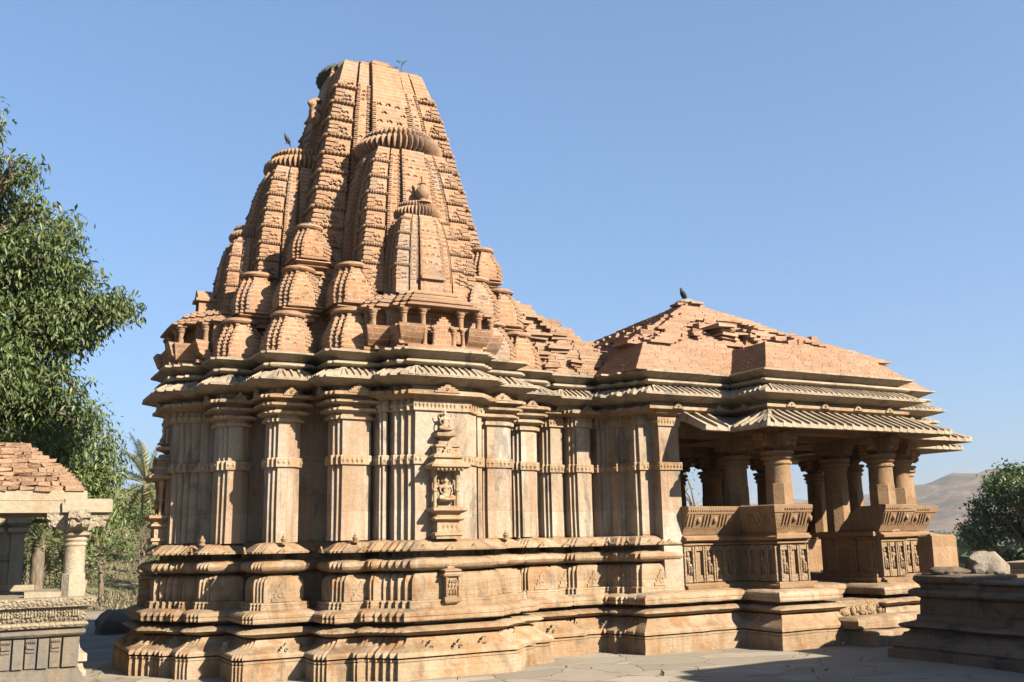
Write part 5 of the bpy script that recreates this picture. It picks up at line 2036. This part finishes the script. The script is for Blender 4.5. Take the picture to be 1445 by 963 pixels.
palm('date_palm', (.25, 22, hfun(.25, 22) - .1), 3.7 - hfun(.25, 22), 34, 1.75, 'date palm with spiky crown seen just left of the temple')
palm('date_palm', (-3.35, 14.5, hfun(-3.3, 14.5) - .1), 1.8, 34, 1.5, 'short date palm with drooping fronds seen through the pavilion')

def scrub(name, base, h, w, mat, label, n=16, sz=.07, asp=.3, droop=0.0, ntw=120, per=8, tr=.06, group=None, cat='tree', zlo=.35):
    cl = []
    for i in range(n):
        a = random.uniform(0, 2 * PI)
        r_ = w * math.sqrt(random.random()) * .75
        zf = random.uniform(zlo, 1.0)
        cl.append((base[0] + r_ * math.cos(a) * (1.15 - zf * .5), base[1] + r_ * math.sin(a) * (1.15 - zf * .5), base[2] + h * zf * .92, w * random.uniform(.22, .38)))
    return tree(name, base, (base[0] + random.uniform(-.1, .1) * w, base[1], base[2] + h * .55), cl, mat, label, cat, group, sz, asp, droop, ntw, per, w * .08, tr)

HF = lambda x, y: hfun(x, y) - .08
scrub('thorn_tree', (-1.75, 15.0, HF(-1.75, 15)), 2.6, 1.1, M['leaf_acacia'], 'feathery green thorn tree right of the round pavilion column', 18, .08, .3, tr=.07)
scrub('thorn_tree', (.15, 17.0, HF(.15, 17)), 2.3, 1.0, M['leaf_acacia'], 'green thorn tree against the left side of the temple base', 16, .08, .3, tr=.06)
scrub('bare_shrub', (-.95, 14.0, HF(-.95, 14)), 2.5, .75, M['leaf_dry'], 'grey leafless shrub in front of the thorn trees', 14, .05, .08, tr=.045, ntw=60, per=5, cat='shrub')
scrub('thorn_tree', (-3.6, 17.5, HF(-3.6, 17.5)), 2.9, 1.4, M['leaf_acacia'], 'broad thorn tree seen through the pavilion opening', 18, .09, .3, tr=.08)
scrub('thorn_tree', (.9, 26.0, HF(.9, 26)), 3.0, 1.8, M['leaf_acacia'], 'distant thorn tree beyond the palm', 16, .11, .3, tr=.1)
scrub('thorn_tree', (-.1, 18.8, HF(-.1, 18.8)), 2.6, 1.2, M['leaf_acacia'], 'dense thorn bush hiding the foot of the palm', 20, .08, .3, tr=.06, zlo=.15)
scrub('thorn_tree', (-2.6, 16.4, HF(-2.6, 16.4)), 2.4, 1.2, M['leaf_acacia'], 'thorn bush directly behind the round pavilion column', 20, .08, .3, tr=.06, zlo=.2)
scrub('dry_bush', (-2.4, 19.0, HF(-2.4, 19)), 1.6, 1.2, M['leaf_dry'], 'low dry bush on the grassy bank behind the pavilion', 12, .06, .2, tr=.04, zlo=.1, cat='shrub')
scrub('dry_bush', (1.6, 21.0, HF(1.6, 21)), 1.6, 1.1, M['leaf_acacia'], 'low green bush beside the temple base', 12, .07, .3, tr=.04, zlo=.1, cat='shrub')
# trunk leaning dark
mb = MB()
mb.tube([(-.55, 15.5, 0), (-.2, 15.5, .75), (.15, 15.6, 1.5), (.5, 15.8, 2.2)], [.10, .085, .07, .04], 8)
o = mb.build('leaning_trunk', M['bark'], loc=(-.55, 15.5, 0))
tag(o, 'dark leaning bare trunk behind the temple base at the left', 'tree trunk')

# tree behind the hall, seen through its columns
cl = []
for i in range(26):
    cl.append((17.2 + random.uniform(-2.6, 2.6), 14 + random.uniform(-1.8, 1.8), random.uniform(1.7, 3.9), random.uniform(.4, .7)))
tree('acacia_tree', (17.4, 14, HF(17.4, 14)), (17.3, 14, 2.0), cl, M['leaf_acacia'], 'sparse pale acacia seen through the hall opening', size=.12, aspect=.2, droop=.1, ntw=22, per=8, spread=.14, tr=.12)
# right edge tree
cl = []
for i in range(52):
    a = random.uniform(0, 2 * PI)
    zf = random.random()
    rr = 3.5 * math.sqrt(max(.05, 1 - (zf - .35) ** 2 * 1.6)) * math.sqrt(random.random())
    cl.append((36.6 + rr * math.cos(a), 13.2 + rr * math.sin(a), -1.1 + zf * 4.9, random.uniform(.6, .95)))
tree('spreading_tree', (35.9, 14, HF(35.9, 14)), (35.8, 14, 1.0), cl, M['leaf_dark'], 'dark green spreading tree at the right edge before the hills', size=.17, aspect=.3, droop=.1, ntw=190, per=11, spread=.2, tr=.25)
# mid-distance valley trees, each its own
for i, (az, d, hgt, w) in enumerate([(46.2, 62, 5, 2.6), (48.6, 70, 6.0, 3.2), (50.6, 58, 4.6, 2.6), (52.5, 75, 6.2, 3.4), (54.3, 64, 5, 3), (56.0, 80, 7, 3.6), (44.6, 75, 5, 3)]):
    x, y = -4.9 + d * math.sin(R(az)), -13.5 + d * math.cos(R(az))
    b = (x, y, hfun(x, y) - .3)
    top_ = 1.6 - d * .055 + random.uniform(-.3, .6)
    hh = max(4, top_ - b[2])
    lab = ['dark round valley tree behind the standing slab', 'broad dark valley tree left of the white boulder', 'small dark valley tree above the boulder', 'tall valley tree behind the boulder',
           'dark valley tree between the slab and the right tree', 'far valley tree below the right tree', 'dark valley tree seen behind the hall columns'][i]
    scrub('valley_tree', b, hh, w, M['leaf_dark'], lab, 14, .34, .35, ntw=10, per=9, tr=.25, group='trees in the valley')

# woods on the valley floor: one mass
def woods():
    C, O = [], []
    for i in range(1700):
        az = random.uniform(34, 64)
        d = 120 * (5.5 ** random.random())
        x, y = -4.9 + d * math.sin(R(az)), -13.5 + d * math.cos(R(az))
        z = hfun(x, y)
        if z > 5: continue
        r = random.uniform(2.5, 4.5)
        n = 60
        u = rng.normal(0, 1, (n, 3))
        u /= np.linalg.norm(u, axis=1)[:, None]
        C.append(np.array([x, y, z + r * .9]) + u * r * np.array([1, 1, .95]) * rng.uniform(.7, 1, (n, 1)))
        O.append(u)
    o = leaf_object('woods', np.concatenate(C), np.concatenate(O), 2.6, .45, 0, M['leaf_far'], None, (0, 0, 0))
    tag(o, 'far dark woodland filling the valley below the hills', 'woods', kind='stuff')
woods()

# dry grass on the bank at the left
def grass():
    n = 26000
    x = rng.uniform(-9, 9, n)
    y = rng.uniform(12.15, 34, n)
    z = np.array([hfun(a, b) for a, b in zip(x, y)])
    keep = np.array([noise.noise(Vector((a * .35, b * .35, 5))) > -.12 for a, b in zip(x, y)])
    x, y, z = x[keep], y[keep], z[keep]
    n = len(x)
    C = np.stack([x, y, z + .06], 1)
    O = np.tile(np.array([[0, 0, 1.6]]), (n, 1))
    o = leaf_object('dry_grass', C, O, .2, .07, -.6, M['leaf_dry'], None, (0, 0, 0))
    tag(o, 'short dry grass on the bank beyond the paving', 'grass', kind='stuff')
grass()

# dry leaves blown over the paving
def litter():
    n = 160
    x = rng.uniform(-4, 8, n)
    y = rng.uniform(-6, 3, n)
    ok = ~((np.abs(x) < 3.2) & (y > -3.2)) & ~((x > 2.5) & (y > -3.9)) & ~((x > 4.4) & (y < -4.3))
    C = np.stack([x, y, np.full(n, G + .022)], 1)[ok]
    O = np.zeros_like(C)
    o = leaf_object('fallen_leaves', C, O, .07, .3, 0, M['leaf_dry'], None, (0, 0, 0))
    tag(o, 'scattered dry leaves on the stone paving', 'leaves', kind='stuff')
litter()

# white house on the far hill
def house():
    az, d = 45.75, 1330
    best = None
    for dd in range(1250, 1650, 10):
        x, y = -4.9 + dd * math.sin(R(az)), -13.5 + dd * math.cos(R(az))
        z = hfun(x, y)
        e_ = (z - 1.6) / dd
        if best is None or e_ > best[0]: best = (e_, x, y, z)
    _, x, y, z = best
    root = empty('white_house', (x, y, z), 'tiny white house on the crest of the far hill', 'house')
    mb = MB()
    mb.box(x - 6, x + 6, y - 5, y + 5, z - 3, z + 7)
    mb.build('wall', M['white_paint'], root)
    mb = MB()
    mb.box(x - 6.6, x + 6.6, y - 5.6, y + 5.6, z + 7, z + 7.8)
    mb.box(x - 4, x, y - 3, y + 3, z + 7.8, z + 10)
    mb.build('roof', M['white_paint'], root)
    mb = MB()
    for q in (-3.5, 0, 3.5):
        mb.box(x + q - .7, x + q + .7, y - 5.06, y - 4.9, z + 2.5, z + 4.8)
    mb.build('window', M['window_dark'], root)
house()

# ------------------------------------------------------------------ haze
HAZE = True
if HAZE:
    m = bpy.data.materials.new('haze_air')
    m.use_nodes = True
    nt = m.node_tree
    for n in list(nt.nodes): nt.nodes.remove(n)
    out = nt.nodes.new('ShaderNodeOutputMaterial')
    pv = nt.nodes.new('ShaderNodeVolumePrincipled')
    pv.inputs['Color'].default_value = (.68, .71, .80, 1)
    pv.inputs['Density'].default_value = .00017
    pv.inputs['Anisotropy'].default_value = .2
    nt.links.new(pv.outputs[0], out.inputs['Volume'])
    mb = MB()
    mb.box(-4000, 4000, -4000, 4000, -70, 105)
    o = mb.build('haze', m, smooth=0)
    tag(o, 'thin pale haze over the far hills', 'haze', kind='stuff')
